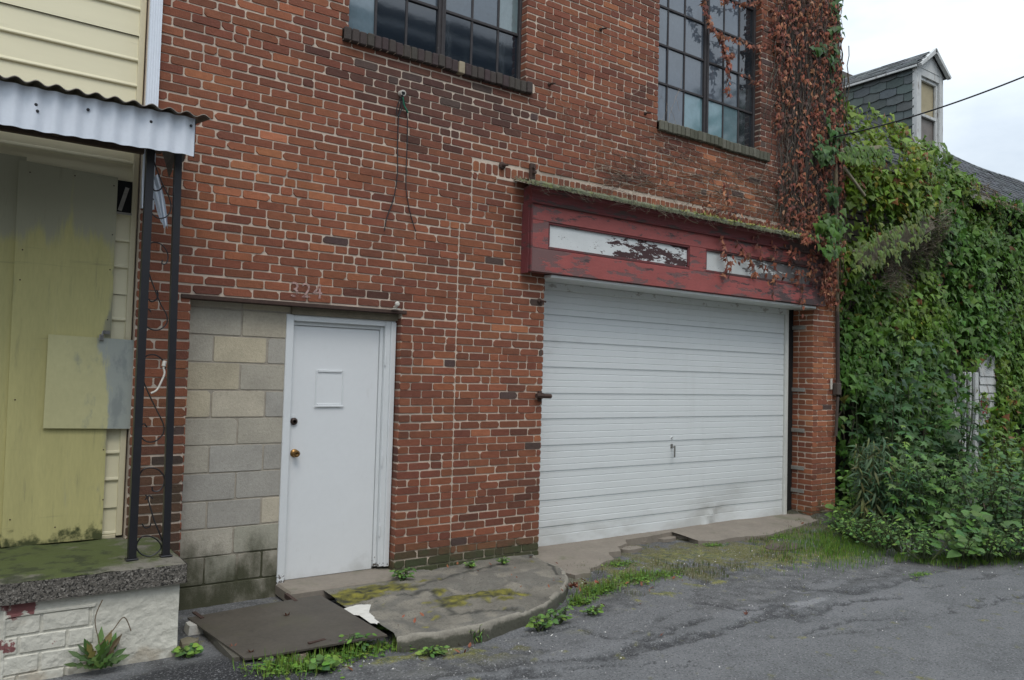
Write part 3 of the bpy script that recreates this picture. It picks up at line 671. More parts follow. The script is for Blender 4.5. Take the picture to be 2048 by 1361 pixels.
def lathe(mb, c, prof, n=16, axis='y'):
    last = None
    for (r, d) in prof:
        ring = [mb.vt((c[0]+r*cos(2*pi*k/n), c[1]-d, c[2]+r*sin(2*pi*k/n))) for k in range(n)]
        if last:
            for k in range(n): mb.fc((last[k], last[(k+1) % n], ring[(k+1) % n], ring[k]))
        else: mb.fc(ring)
        last = ring
    mb.fc(last[::-1])
q = MB(); lathe(q, (2.222, 6.044, 1.085), [(.033, 0), (.033, .004), (.024, .010), (.012, .014), (.012, .03), (.022, .036), (.028, .048), (.026, .060), (.014, .066)]); q.build('door_knob', M['brass'], door, True)
q = MB(); lathe(q, (2.208, 6.044, 1.335), [(.028, 0), (.029, .008), (.025, .018), (.014, .022), (.012, .022)]); q.build('deadbolt', M['bronze'], door, True)
q = MB(); q.box((2.18, 6.040, 1.36), (2.22, 6.0445, 1.385), bev=.001); q.build('latch_plate', M['white_trim'], door)
# ---- garage door
GY = 6.155
seams = [2.61, 2.352, 2.087, 1.829, 1.566, 1.312, 1.048, .793, .508, .247]
grooves = []
ridx = 0; zlo = .062; zs = seams+[zlo]
prof = [(zs[-1], 0)]
edges = []
for i, (a, b) in enumerate(zip(zs[:-1], zs[1:])):
    h = a-b; parts = (.26, .58) if i % 2 == 0 else (.22, .70)
    edges.append((a, 'S'))
    if h > .2:
        for p_ in (.24, .50, .75): edges.append((a-h*p_-.0, 'g'))
    else: edges.append((a-h*.45, 'g'))
P_ = [(2.735, .0)]
for z_, t_ in edges:
    if t_ == 'S': P_ += [(z_+.010, 0), (z_+.007, .002), (z_+.0045, .014), (z_-.0045, .014), (z_-.006, -.003), (z_-.016, -.001)]
    elif t_ == 'g': P_ += [(z_+.007, 0), (z_+.003, .0045), (z_-.001, .0045), (z_-.004, -.001)]
    else: P_ += [(z_+.007, 0), (z_+.001, .0022), (z_-.004, 0)]
P_ += [(zlo, 0)]
q = MB(); NXg = 90; gx0, gx1 = 4.57, 8.645; rows = []
def dent(x, z):
    d = .045*exp(-(((x-7.55-.5*(z-.1))/.5)**2+((z-.18)/.26)**2)); d += -.028*exp(-(((x-7.25-.9*(z-.1))/.07)**2+((z-.12)/.13)**2))
    d += .003*sin(x*2.1+z*3)*sm(1.2, 0, z) + .0016*F(x, z, 0, 1.6); return d
for (z_, dy) in P_:
    rows.append([q.vt((gx0+(gx1-gx0)*k/NXg, GY+dy+dent(gx0+(gx1-gx0)*k/NXg, z_), z_)) for k in range(NXg+1)])
for r1, r2 in zip(rows[:-1], rows[1:]):
    for k in range(NXg): q.fc((r1[k], r2[k], r2[k+1], r1[k+1]))
q.poly([(gx0, GY+.05, 0), (gx1+.3, GY+.05, 0), (gx1+.3, GY+.05, 2.74), (gx0, GY+.05, 2.74)])
gdo = q.build('garage_door', M['garage'], bb)
q = MB(); hx, hz = 6.61, .985
lathe(q, (hx, GY, hz+.10), [(.016, 0), (.016, .006), (.010, .012)], 12); q.build('lock_cylinder', M['white_trim'], gdo, True)
q = MB(); q.box((hx-.018, GY-.006, hz-.02), (hx+.018, GY-.0005, hz+.03), bev=.002); q.tube([(hx, GY-.004, hz), (hx, GY-.05, hz-.004)], .007, 8)
q.box((hx-.016, GY-.060, hz-.115), (hx+.004, GY-.048, hz+.016), M=None, bev=.003); q.build('door_handle', mat('worn_zinc', (.32, .31, .29), rough=.4, metal=.8), gdo)
q = MB(); q.box((4.58, GY-.008, .048), (8.64, GY+.02, .0615), bev=.003); q.build('bottom_seal', M['black_rubber'], gdo)
q = MB(); q.box((8.648, 6.125, .05), (8.705, 6.19, 2.70), bev=.004)
q.build('door_jamb', mat('cream_jamb', (.60, .60, .56), rough=.6, var=.12, layers=[dict(col=(.2, .17, .13), scale=12, lo=.62, hi=.74, amt=.5)]), bb)
q = MB(); q.box((8.707, 6.20, 0), (8.91, 6.34, 2.7)); q.build('jamb_shade_box', M['dark'], bb)  # solid black box paints the shade of the gap behind the jamb
q = MB(); q.box((4.56, 5.80, 2.672), (8.80, 6.16, 2.700), bev=.003); q.box((4.58, 6.115, 2.60), (8.64, 6.15, 2.671), bev=.003)
q.build('soffit_board', mat('soffit_paint', (.66, .68, .67), rough=.5, var=.06, layers=[dict(col=(.2, .16, .12), scale=14, stretch=(.5, 2, 1), grad=((1, 6.05, 6.15, .12),), lo=.64, hi=.72, amt=.6)]), bb)
for k, zz in enumerate((2.42, 1.62, 1.10, .62, .33)):        # timber fixing blocks and mortar smears in the pillar reveal
    q = MB(); q.box((8.885, WY+.10, zz), (8.899, WY+.33, zz+.05), bev=.003); q.build('timber_plug', M['old_wood'], bb)
# ---- red timber fascia with cornice
FYf = 5.765
q = MB()
q.box((4.301, FYf, 2.705), (8.93, FYf+.05, 2.925), bev=.004)                       # bottom rail
q.box((4.301, FYf, 3.185), (8.93, FYf+.05, 3.36), bev=.004)                         # top rail
for a, b in ((4.301, 4.49), (6.43, 6.69), (8.67, 8.93)): q.box((a, FYf+.001, 2.9255), (b, FYf+.049, 3.1845), bev=.003)
q.box((4.302, FYf+.0505, 2.71), (4.33, WY-.01, 3.36)); q.box((8.87, FYf+.0505, 2.71), (8.93, WY-.01, 3.36))
q.box((4.331, FYf+.051, 2.71), (8.9, WY-.012, 2.76))
fas = q.build('sign_fascia', M['red_paint'], bb)
q = MB(); q.box((4.286, FYf-.006, 2.70), (4.300, WY-.005, 3.36), bev=.006); q.box((4.278, FYf+.03, 2.69), (4.285, WY-.005, 3.34), bev=.004); q.build('end_board', M['cornice'], fas)
for a, b in ((4.49, 6.43), (6.69, 8.67)):
    q = MB(); q.box((a-.0, FYf+.030, 2.92), (b+.0, FYf+.045, 3.19)); q.build('sign_panel', M['white_peel' if a < 5 else 'white_peel2'], fas)
    q = MB(); w = .022
    for (x0, x1, z0, z1) in ((a+.001, b-.001, 3.163, 3.184), (a+.001, b-.001, 2.926, 2.955), (a+.001, a+w, 2.956, 3.162), (b-w, b-.001, 2.956, 3.162)):
        q.box((x0, FYf+.006, z0), (x1, FYf+.029, z1), bev=.006)
    q.build('panel_moulding', M['cornice'], fas)
q = MB()                                                                             # cornice profile swept along x
prof = [(5.765, 3.335), (5.735, 3.335), (5.728, 3.352), (5.742, 3.36), (5.738, 3.385), (5.722, 3.410), (5.700, 3.425), (5.668, 3.434), (5.668, 3.446), (5.650, 3.452), (5.650, 3.470), (WY-.004, 3.500), (WY-.004, 3.335)]
A_ = []; 
for x_, e in ((4.292, 1), (9.0, 1)):
    A_.append([q.vt((x_+((prof_y-5.765) if x_ < 5 else (5.765-prof_y))*(1 if prof_y < 5.765 else 0), prof_y, prof_z)) for prof_y, prof_z in prof])
n_ = len(prof)
for k in range(n_): q.fc((A_[0][k], A_[0][(k+1) % n_], A_[1][(k+1) % n_], A_[1][k]))
q.fc(A_[0][::-1]); q.fc(A_[1])
q.build('cornice', M['cornice'], fas)
q = MB(); rows = []                                                                  # mossy drip board on the cornice, ragged edge
for k in range(501):
    x_ = 4.165+(9.10-4.165)*k/500; j = .010*F(x_, 0, 0, 7); jz = .006*F(x_, 3, 0, 9)
    rows.append([q.vt(p) for p in ((x_, WY-.006, 3.56+jz), (x_, 5.74, 3.535+jz*2), (x_, 5.628+j, 3.512+jz*2+.008*F(x_, 5, 0, 22)), (x_, 5.612+j, 3.490+jz), (x_, 5.615+j, 3.468+jz-.022*abs(F(x_, 1, 0, 26))), (x_, 5.640+j, 3.4705))])
for r1, r2 in zip(rows[:-1], rows[1:]):
    for k in range(5): q.fc((r1[k], r1[k+1], r2[k+1], r2[k]))
q.build('drip_board', M['moss_wood'], fas)
# ---- sills
for (a, b, t_) in ((2.44, 4.36, 0), (6.035, 7.93, 1)):
    q = MB(); x = a
    while x < b-.03:
        w = U(.058, .066); c = mixc((.055, .036, .036), (.060, .052, .042), R()) if not t_ else mixc((.13, .125, .095), (.075, .075, .05), R())
        if abs(x-3.50) < .035: c = (.30, .25, .17)
        dz = U(-.004, .004)-(.012 if x > (a+b)/2 else 0); q.cur = c
        q.box((x, WY-.055+U(-.006, .004), 4.405+dz), (x+w, WY+.12, 4.512+dz), bev=.007); x += w+.006
    q.build('window_sill', M['brick'], bb)
    q = MB(); q.box((a, WY-.035, 4.41), (b, WY+.12, 4.495)); q.build('sill_mortar', M['mortar'], bb)
# ---- steel windows
def steel_window(cols, mull, x0, x1, tint_fn):
    zz0, zz1 = 4.505, 6.95; YW = WY+.115
    q = MB(); rows_z = [zz0, 4.99, 5.42, 5.85, 6.28, 6.71, zz1]
    for c in cols: q.box((c-.011, YW-.012, zz0), (c+.011, YW+.02, zz1), bev=.003)
    q.box((mull[0], YW-.03, zz0), (mull[1], YW+.03, zz1), bev=.004); q.box(((mull[0]+mull[1])/2-.008, YW-.045, zz0), ((mull[0]+mull[1])/2+.008, YW-.031, zz1), bev=.003)
    for z_ in rows_z:
        for (a, b) in ((x0+.02, mull[0]-.001), (mull[1]+.001, x1-.03)): q.box((a, YW-.017, z_-.013), (b, YW+.023, z_+.013), bev=.003)
    q.box((x0-.0, YW-.035, zz0), (x0+.02, YW+.03, zz1), bev=.004); q.box((x1-.03, YW-.035, zz0), (x1, YW+.03, zz1), bev=.004)
    w = q.build('window', M['steel_sash'], bb)
    q = MB(); xs = sorted([x0+.01, mull[0]+.01]+[c for c in cols if c < mull[0]])+sorted([mull[1]-.01, x1-.02]+[c for c in cols if c > mull[1]])
    h = len(xs)//2; xs1 = xs[:len([x_ for x_ in xs if x_ < mull[1]-.02])]; xs2 = xs[len(xs1):]
    for xx in (xs1, xs2):
        for i, (a, b) in enumerate(zip(xx[:-1], xx[1:])):
            for j, (c, d) in enumerate(zip(rows_z[:-1], rows_z[1:])):
                q.cur = tint_fn((a+b)/2, j); t1, t2 = U(-.004, .004), U(-.003, .003)
                q.poly([(a, YW+t1, c), (b, YW-t1, c), (b, YW-t1+t2, d), (a, YW+t1+t2, d)])
    q.build('pane', M['glass'], w)
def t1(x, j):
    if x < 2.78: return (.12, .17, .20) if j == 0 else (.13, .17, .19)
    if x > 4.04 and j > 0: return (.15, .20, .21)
    return (.012, .018, .026) if j == 0 else (.07, .09, .11)  # paler upper panes put reflected sky into the base colour
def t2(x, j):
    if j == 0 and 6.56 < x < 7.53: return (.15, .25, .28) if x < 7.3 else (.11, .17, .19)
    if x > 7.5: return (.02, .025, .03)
    return (.09, .11, .135)  # bluish base colour stands in for sky mirrored in the glass
steel_window([2.78, 3.07, 3.74, 4.03], (3.375, 3.45), 2.49, 4.285, t1)
steel_window([6.30, 6.57, 7.24, 7.52], (6.885, 6.965), 6.045, 7.80, t2)
# ---- stencilled house number
cu = bpy.data.curves.new('n', 'FONT'); cu.body = '324'; cu.size = .165; cu.space_character = 1.12; cu.extrude = .0008
to = bpy.data.objects.new('n', cu); C.objects.link(to); bpy.context.view_layer.update()
dg = bpy.context.evaluated_depsgraph_get(); tm = bpy.data.meshes.new_from_object(to.evaluated_get(dg)); bpy.data.objects.remove(to)
tm.materials.clear(); tm.materials.append(M['faded_pink'])
tm.transform(Matrix.Translation((2.085, WY-.0105, 2.305)) @ Matrix.Rotation(pi/2, 4, 'X'))
no = bpy.data.objects.new('house_number', tm); C.objects.link(no); no.parent = bb; tm.transform(Matrix.Translation(-bb.location))
# wall hardware
def bolt(c, r, lab):
    t = thing('anchor_bolt', lab, 'wall bolt', c, 'iron fixings on the brick wall')
    q = MB(); lathe(q, c, [(r, 0), (r, .012), (r*.8, .02), (r*.45, .024), (r*.42, .045), (r*.2, .05)], 10); q.build('washer', M['rust'], t)
    q = MB(); q.tube([(c[0], c[1]-.03, c[2]), (c[0]+.01, c[1]-.085, c[2]-.01)], .009, 6); q.build('shank', M['rust'], t)
bolt((4.035, WY-.006, 3.665), .036, 'round rusty anchor bolt in the upright brick course left of the red fascia')
bolt((5.20, WY-.006, 5.27), .018, 'small iron hook in the brickwork highest between the two upstairs windows')
bolt((4.56, WY-.006, 4.55), .018, 'small iron hook just right of the left upstairs window sill')
bolt((5.85, WY-.006, 4.545), .018, 'small iron hook just left of the right upstairs window sill')
bolt((4.507, WY-.006, 2.449), .026, 'grey round fixing in the brick beside the top left garage corner')
q = MB(); q.box((4.345, WY-.035, 3.585), (4.405, WY-.006, 3.745), bev=.006); q.box((4.362, WY-.075, 3.64), (4.39, WY-.036, 3.665), bev=.004); q.tube([(4.375, WY-.06, 3.70), (4.375, WY-.02, 3.70)], .014, 8)
tag(q.build('iron_bracket', M['rust']), 'flat rusty iron bracket above the left end of the red fascia', 'bracket', 'iron fixings on the brick wall')
q = MB(); q.box((4.51, WY-.03, 1.50), (4.55, WY-.006, 1.60), bev=.004); q.tube([(4.47, WY-.045, 1.555), (4.64, WY-.045, 1.55)], .022, 8); q.tube([(4.53, WY-.02, 1.555), (4.53, WY-.06, 1.555)], .028, 8)
tag(q.build('barrel_bolt', M['rust']), 'rusty barrel bolt on the brick edge left of the garage door', 'bolt', 'iron fixings on the brick wall')
q = MB(); q.tube([(2.985, WY+.0, 2.285), (2.985, WY-.05, 2.29)], .012, 8); lathe(q, (2.985, WY-.045, 2.31), [(.014, 0), (.02, .004), (.02, .018), (.012, .022)], 10); q.box((2.95, WY-.05, 2.265), (3.02, WY-.02, 2.272))
tag(q.build('insulator', M['porcelain']), 'small white porcelain insulator above the right door corner', 'insulator')
# cable entry with hanging leads
ce = thing('cable_entry', 'conduit stub high on the brick wall with black leads hanging from it', 'cable', (2.994, WY, 4.1))
q = MB(); c0 = P(804, 188, WY-.03); n_ = 12
q.tube([(c0.x, WY+.02, c0.z+.01), (c0.x, WY-.055, c0.z)], .026, 12); q.build('conduit', M['porcelain'], ce)
q = MB(); lathe(q, (c0.x, WY-.0555, c0.z), [(.017, 0), (.017, .001)], 10); q.build('conduit_shade_disc', M['dark'], ce)  # black disc paints the shade inside the pipe end
def lead(pts, r, m, nm='cable'):
    q = MB(); V = [P(a, b, WY-d) for a, b, d in pts]; out_ = []
    for k in range(len(V)-1):
        p0 = V[max(k-1, 0)]; p1 = V[k]; p2 = V[k+1]; p3 = V[min(k+2, len(V)-1)]
        for j in range(6):
            t = j/6; out_.append(.5*((2*p1)+(p2-p0)*t+(2*p0-5*p1+4*p2-p3)*t*t+(3*p1-p0-3*p2+p3)*t**3))
    out_.append(V[-1]); q.tube(out_, r, 5); q.build(nm, m, ce)
lead([(804, 190, .06), (800, 215, .03), (797, 235, .02), (795, 300, .015), (795, 345, .02), (788, 395, .02), (774, 435, .02), (769, 462, .02)], .005, M['black_rubber'])
lead([(805, 190, .06), (811, 215, .03), (815, 240, .02), (814, 300, .015), (812, 370, .02), (817, 410, .02), (824, 440, .02), (832, 464, .02)], .0045, M['black_rubber'])
lead([(802, 195, .06), (794, 215, .04), (795, 232, .03), (802, 222, .04), (805, 200, .05)], .005, M['black_rubber'])
lead([(806, 195, .06), (808, 210, .04), (813, 220, .03), (816, 226, .02)], .008, M['green_cable'])
# corner conduit and meter box
cp = thing('corner_pipe', 'thin weathered pipe running down the right corner of the brick building', 'pipe', (9.46, 5.86, 1.5))
q = MB(); q.tube([P(1676, 790, 5.86), P(1674, 560, 5.86), P(1672, 380, 5.86), P(1671, 330, 5.86)], .026, 10); q.build('pipe', mat('weathered_conduit', (.16, .125, .075), rough=.8, var=.4, layers=[dict(col=(.05, .035, .03), scale=3, grad=((2, 2.9, 2.3, .4),), lo=.5, hi=.7)]), cp)
p = P(1677, 780, 5.84); q = MB(); q.box((p.x-.045, 5.82, p.z-.07), (p.x+.045, 5.90, p.z+.09), bev=.01); q.tube([(p.x, 5.85, p.z-.09), (p.x-.02, 5.86, p.z-.6)], .02, 8); q.build('junction_box', mat('brown_box', (.07, .055, .045), rough=.8), cp)
q = MB(); q.box((p.x-.105, 5.875, p.z+.0), (p.x-.075, 5.90, p.z+.14), bev=.006); q.build('label_plate', M['porcelain'], cp)
#PART2
# ================================================================ YELLOW HOUSE
yh = thing('yellow_house', 'cream vinyl-sided house with boarded-up yellow plywood entrance and raised concrete porch', 'house', (-.6, 6.0, 0))
HY = 6.0; HXR = 1.0
q = MB(); YS = HY; SH = .183
z = .60-.02
def siding(mb, x0, x1, za, zb, y, sh=SH, z0=.585):
    k = math.floor((za-z0)/sh)
    while z0+k*sh < zb:
        a = max(z0+k*sh, za); b = min(z0+(k+1)*sh, zb); t0 = (a-z0-k*sh)/sh; t1 = (b-z0-k*sh)/sh; f = lambda t: y-.016+.013*t
        ms = [(a, f(t0))]
        if t0 == 0: ms = [(a, y), (a+.001, y-.017), (a+.008, y-.020), (a+.020, y-.017), (a+.024, y-.014)]
        ms.append((b, y-.002))
        for (z1, y1), (z2, y2) in zip(ms[:-1], ms[1:]): mb.poly([(x0, y1, z1), (x1, y1, z1), (x1, y2, z2), (x0, y2, z2)])
        k += 1
siding(q, -4.5, HXR-.035, 3.0, 7.0, HY); siding(q, .862, HXR-.035, .575, 3.0, HY)
siding(q, -4.5, -1.6, .575, 3.0, HY)
q.build('siding', M['siding'], yh)
q = MB(); q.box((-1.6, HY+.002, .3), (HXR, HY+.02, 3.1)); q.box((-4.5, HY+.002, 3.1), (HXR, HY+.02, 7)); q.box((-4.5, HY+.1, 0), (.6, HY+5, 7))
q.build('house_body', M['interior'], yh)
q = MB(); q.box((HXR-.037, HY-.028, .575), (HXR+.002, HY+.01, 7), bev=.004); q.box((.84, HY-.024, .56), (HXR-.038, HY+.0, .585), bev=.003); q.box((.842, HY-.022, 2.86), (HXR-.038, HY, 2.88), bev=.003)
q.build('corner_trim', M['cream_trim'], yh)
q = MB(); q.box((.87, HY-.03, 2.80), (.962, HY-.0215, 3.02)); v = q.build('vent_shade_box', M['dark'], yh)  # black box on the siding paints the shade of the vent hole
q = MB(); q.box((.865, HY-.034, 2.785), (.966, HY-.031, 2.80)); q.box((.90, HY-.036, 2.81), (.925, HY-.0305, 2.98), M=Matrix.Translation((.9, HY, 2.9)) @ Matrix.Rotation(.25, 4, 'Y') @ Matrix.Translation((-.9, -HY, -2.9))); q.build('vent_slat', M['old_wood'], v)
# plywood sheets
q = MB(); a, b, c, d = P(38, 320, 5.955), P(236, 356, 5.955), P(204, 1066, 5.955), P(2, 1092, 5.955)
q.prism([(a.x, a.z), (b.x, b.z), (c.x, .57), (d.x, .57)][::-1], 5.952, 5.968); tag(q.build('plywood_sheet', M['ply'], yh), 'tall weathered sheet painted yellow below and left grey on top')
q = MB(); q.prism([(-1.6, .575), (.33, .575), (.33, 1.86), (.33, 3.08), (-1.6, 3.08)], 5.970, 5.985); tag(q.build('plywood_sheet', M['ply'], yh), 'left plywood sheet painted dull yellow')
q = MB(); a, b, c, d = P(97, 669, 5.93), P(286, 682, 5.93), P(264, 858, 5.93), P(86, 857, 5.93)
q.prism([(a.x, a.z), (b.x, b.z), (c.x, c.z), (d.x, d.z)][::-1], 5.928, 5.942); pp = q.build('plywood_patch', M['ply_patch'], yh)
q = MB(); c = P(208, 668, 5.94); q.box((c.x-.012, 5.925, c.z-.004), (c.x+.035, 5.934, c.z+.022), bev=.002); q.tube([(c.x+.0, 5.918, c.z+.02), (c.x-.012, 5.912, c.z+.012), (c.x-.016, 5.912, c.z-.01)], .005, 6); q.box((c.x-.032, 5.905, c.z-.05), (c.x-.004, 5.921, c.z-.006), bev=.004)
q.build('padlock', mat('padlock_steel', (.25, .24, .23), rough=.35, metal=.8), yh)
for (px, py) in ((60, 345), (150, 352), (228, 372), (225, 470), (220, 540), (215, 640), (45, 500), (40, 560), (30, 800), (207, 900), (206, 1000), (20, 1040), (110, 1055)):
    c = P(px, py, 5.951); q = MB(); lathe(q, (c.x, 5.952, c.z), [(.005, 0), (.005, .002)], 6); q.build('nail', M['rust'], yh)
# downspout with ribbed face
q = MB(); xs0, xs1 = 1.006, 1.086; n_ = 28; rows = []
for zz in (2.83, 3.0, 3.3, 5.0, 7.0):
    r_ = []
    for k in range(n_+1):
        t = k/n_; r_.append(q.vt((xs0+(xs1-xs0)*t+(0.006 if zz < 3 else 0), 5.868+.004*abs(sin(t*pi*5))**.5, zz)))
    r_.append(q.vt((xs1, 5.897, zz))); r_.append(q.vt((xs0, 5.897, zz))); rows.append(r_)
for r1, r2 in zip(rows[:-1], rows[1:]):
    m_ = len(r1)
    for k in range(m_): q.fc((r1[k], r1[(k+1) % m_], r2[(k+1) % m_], r2[k]))
ds = q.build('downspout', M['white_alum'], yh)
q = MB(); A_ = [(306, 348), (322, 338), (330, 372), (340, 382), (338, 420), (328, 452), (318, 440), (312, 420), (300, 405), (303, 372)]
pts = [P(x_, y_, 5.50) for x_, y_ in A_]; n_ = 9
L0, L1 = P(306, 345, 5.5), P(326, 450, 5.5); wv = .07
rows = []
for i in range(8):
    t = i/7; c = L0.lerp(L1, t); r_ = []
    for k in range(13):
        s_ = k/12; ww = wv*(1.15-.75*abs(t-.35))
        r_.append(q.vt((c.x+(s_-.35)*ww, 5.5-.02*t+.010*sin(s_*pi*5)+.02*s_, c.z-.02*s_+.015*sin(s_*9+i))))
    rows.append(r_)
for r1, r2 in zip(rows[:-1], rows[1:]):
    for k in range(12): q.fc((r1[k], r1[k+1], r2[k+1], r2[k]))
tag(q.build('downspout_piece', M['white_alum']), 'torn piece of white ribbed downspout hanging between the black posts', 'downspout scrap')
# awning
aw = thing('awning', 'white corrugated metal awning over the porch with wavy fascia', 'awning', (-.4, 5.05, 3.2))
def corr(x, y): return .011*cos(2*pi*(x-.01)/.098)
q = MB(); NXa = 420; xa0, xa1 = -3.0, 1.150; rows = []
for zz, dy in ((3.035, .0), (3.06, 0), (3.15, 0), (3.22, .0), (3.272, .0)):
    rows.append([q.vt((xa0+(xa1-xa0)*k/NXa, 5.045+dy-corr(xa0+(xa1-xa0)*k/NXa, 0)*.8+.004*F(k*.03, zz, 0, 1), zz+.004*sin(k*.05)+(.010*F(k*.02, 0, 0, 1) if zz < 3.1 else 0))) for k in range(NXa+1)])
for r1, r2 in zip(rows[:-1], rows[1:]):
    for k in range(NXa): q.fc((r1[k], r1[k+1], r2[k+1], r2[k]))
fa = q.build('fascia', M['white_alum'], aw, True)
q = MB(); q.box((1.150, 5.046, 3.035), (1.153, 5.075, 3.27)); q.build('fascia_end', M['dark_roof'], aw)
for (px, py) in ((72, 210), (75, 223), (176, 220), (302, 244), (382, 252)):
    c = P(px, py, 5.04); q = MB(); lathe(q, (c.x, 5.04, c.z), [(.009, 0), (.009, .004), (.004, .008)], 8); q.build('screw', M['dark_iron'], fa)
q = MB(); rows = []
for (yy, zz) in ((4.985, 3.268), (5.3, 3.32), (5.88, 3.415)):
    rows.append([q.vt((xa0+(1.225-xa0)*k/NXa, yy, zz+corr(xa0+(1.225-xa0)*k/NXa, 0)+.012)) for k in range(NXa+1)])
rows2 = [[q.vt((q.v[i][0], q.v[i][1], q.v[i][2]+.004)) for i in r_] for r_ in rows]
for rr_ in (rows, rows2):
    for r1, r2 in zip(rr_[:-1], rr_[1:]):
        for k in range(NXa): q.fc((r1[k], r1[k+1], r2[k+1], r2[k]))
for k in range(NXa): q.fc((rows[0][k], rows[0][k+1], rows2[0][k+1], rows2[0][k]))
q.build('roof_sheet', M['sheet'], aw, True)
q = MB(); q.box((-3, 5.075, 3.09), (1.12, 5.115, 3.235), bev=.004); q.box((-3, 5.80, 3.19), (1.0, 5.84, 3.31), bev=.004)
for xx in (-2.2, -1.3, -.4, .45, 1.06): q.box((xx, 5.116, 3.205), (xx+.04, 5.80, 3.235), M=Matrix.Translation((0, 0, 0)))
q.box((-3, 5.12, 3.236), (1.10, 5.85, 3.25)); q.build('timber_frame', M['brown_wood'], aw)
# ragged scraps of metal hanging at the awning corner
q = MB()
for (px, py, w, h) in ((338, 320, .05, .12), (362, 312, .05, .05)):
    c = P(px, py, 5.35); q.poly([(c.x-w, 5.35, c.z+.06), (c.x+w*.6, 5.33, c.z+.05), (c.x+w*.4, 5.34, c.z-h*.6), (c.x+w*.1, 5.35, c.z-h), (c.x-w*.3, 5.36, c.z-h*.3)])
q.build('torn_flashing', M['sheet'], aw)
# porch
po = thing('porch', 'raised concrete porch with pebbled slab over whitewashed base', 'porch', (-.5, 5.5, 0))
q = MB(); NXp, NYp = 170, 40; x0, x1, y0, y1 = -3.2, 1.212, 5.045, 6.03; g_ = []
for j in range(NYp+1):
    g_.append([q.vt((x0+(x1-x0)*i/NXp, y0+(y1-y0)*j/NYp, .560+.006*F(x0+(x1-x0)*i/NXp, y0+(y1-y0)*j/NYp, 0, 5)+.02*max(0, F(i*.06, j*.06, 3, 1.4))*sm(1.05, .7, x0+(x1-x0)*i/NXp)-(.010 if j == 0 or i == NXp else 0))) for i in range(NXp+1)])
for j in range(NYp):
    for i in range(NXp): q.fc((g_[j][i], g_[j][i+1], g_[j+1][i+1], g_[j+1][i]))
q.build('porch_top', M['aggregate_top'], po, True)
q = MB(); NXq, NZq = 420, 12
for (fx, ln) in ((lambda t, z: (x0+(x1-x0)*t, y0-.002-.006*abs(F(t*90, z*20, 0, 1.5)), z), 0), (lambda t, z: (x1+.002+.006*abs(F(t*20, z*20, 4, 1.5)), y0+(y1-y0)*t, z), 1)):
    nx = NXq if not ln else 90; rows = []
    for k in range(NZq+1):
        zz = .437+(.552-.437)*k/NZq; rows.append([q.vt(fx(i/nx, zz)) for i in range(nx+1)])
    for r1, r2 in zip(rows[:-1], rows[1:]):
        for i in range(nx): q.fc((r1[i], r1[i+1], r2[i+1], r2[i]))
q.box((x0, y0+.002, .437), (x1-.002, y1, .545)); q.build('porch_slab', M['aggregate'], po)
q = MB(); rows = []                             # whitewashed base, uneven; faux bricks pressed in on the left
def relief(x, z):
    d = .008*F(x, z, 0, 3)+.004*F(x, z, 5, 11)
    if .30 < x < .72 and z < .36:
        zz = (z-.36) % .105; row = int((.36-z)/.105); xx = (x+.11*(row % 2)) % .235
        if min(zz, .105-zz) > .008 and min(xx, .235-xx) > .009: d += .007+.002*F(x, z, 8, 20)
        else: d -= .002
    if .285 < x < .30 or (.36 < z < .375 and .285 < x < .73): d += .012
    return d
NXb, NZb = 260, 90; bx0, bx1 = -.9, 1.185
for k in range(NZb+1):
    zz = -.05+.488*k/NZb; rows.append([q.vt((bx0+(bx1-bx0)*i/NXb, 5.085-relief(bx0+(bx1-bx0)*i/NXb, zz), zz)) for i in range(NXb+1)])
for r1, r2 in zip(rows[:-1], rows[1:]):
    for i in range(NXb): q.fc((r1[i], r1[i+1], r2[i+1], r2[i]))
rows = []
for k in range(31):
    zz = -.05+.488*k/30; rows.append([q.vt((1.185+relief(3+i*.03, zz)*(i > 0), 5.085-relief(bx1, zz)*(i == 0)+.90*i/30, zz)) for i in range(31)])
for r1, r2 in zip(rows[:-1], rows[1:]):
    for i in range(30): q.fc((r1[i], r1[i+1], r2[i+1], r2[i]))
q.box((-3.2, 5.10, -.05), (1.16, 6.0, .436)); q.build('porch_base', M['white_wash'], po)
# corner support of two square posts with scrollwork
su = thing('porch_post', 'black wrought iron corner support of two square posts joined by scrollwork', 'porch post', (1.02, 5.26, .56))
for (a, b, w) in ((P(300, 293, 5.26), P(263, 1118, 5.26), .023), (P(355, 303, 5.26), P(331, 1114, 5.26), .021)):
    q = MB(); m_ = 8; rows = []
    for k in range(m_+1):
        c = Vector((b.x, 5.26, .558)).lerp(Vector((a.x, 5.24, 3.12)), k/m_)
        rows.append([q.vt((c.x+sx*w, c.y+sy*w, c.z)) for sx, sy in ((-1, -1), (1, -1), (1, 1), (-1, 1))])
    for r1, r2 in zip(rows[:-1], rows[1:]):
        for i in range(4): q.fc((r1[i], r1[(i+1) % 4], r2[(i+1) % 4], r2[i]))
    q.fc(rows[0][::-1]); q.fc(rows[-1]); q.box((b.x-.035, 5.225, .562), (b.x+.035, 5.295, .572), bev=.003); q.build('post', M['dark_iron'], su)
def catm(V, n=7):
    o = []
    for k in range(len(V)-1):
        p0 = V[max(k-1, 0)]; p1 = V[k]; p2 = V[k+1]; p3 = V[min(k+2, len(V)-1)]
        for j in range(n):
            t = j/n; o.append(.5*((2*p1)+(p2-p0)*t+(2*p0-5*p1+4*p2-p3)*t*t+(3*p1-p0-3*p2+p3)*t**3))
    return o+[V[-1]]
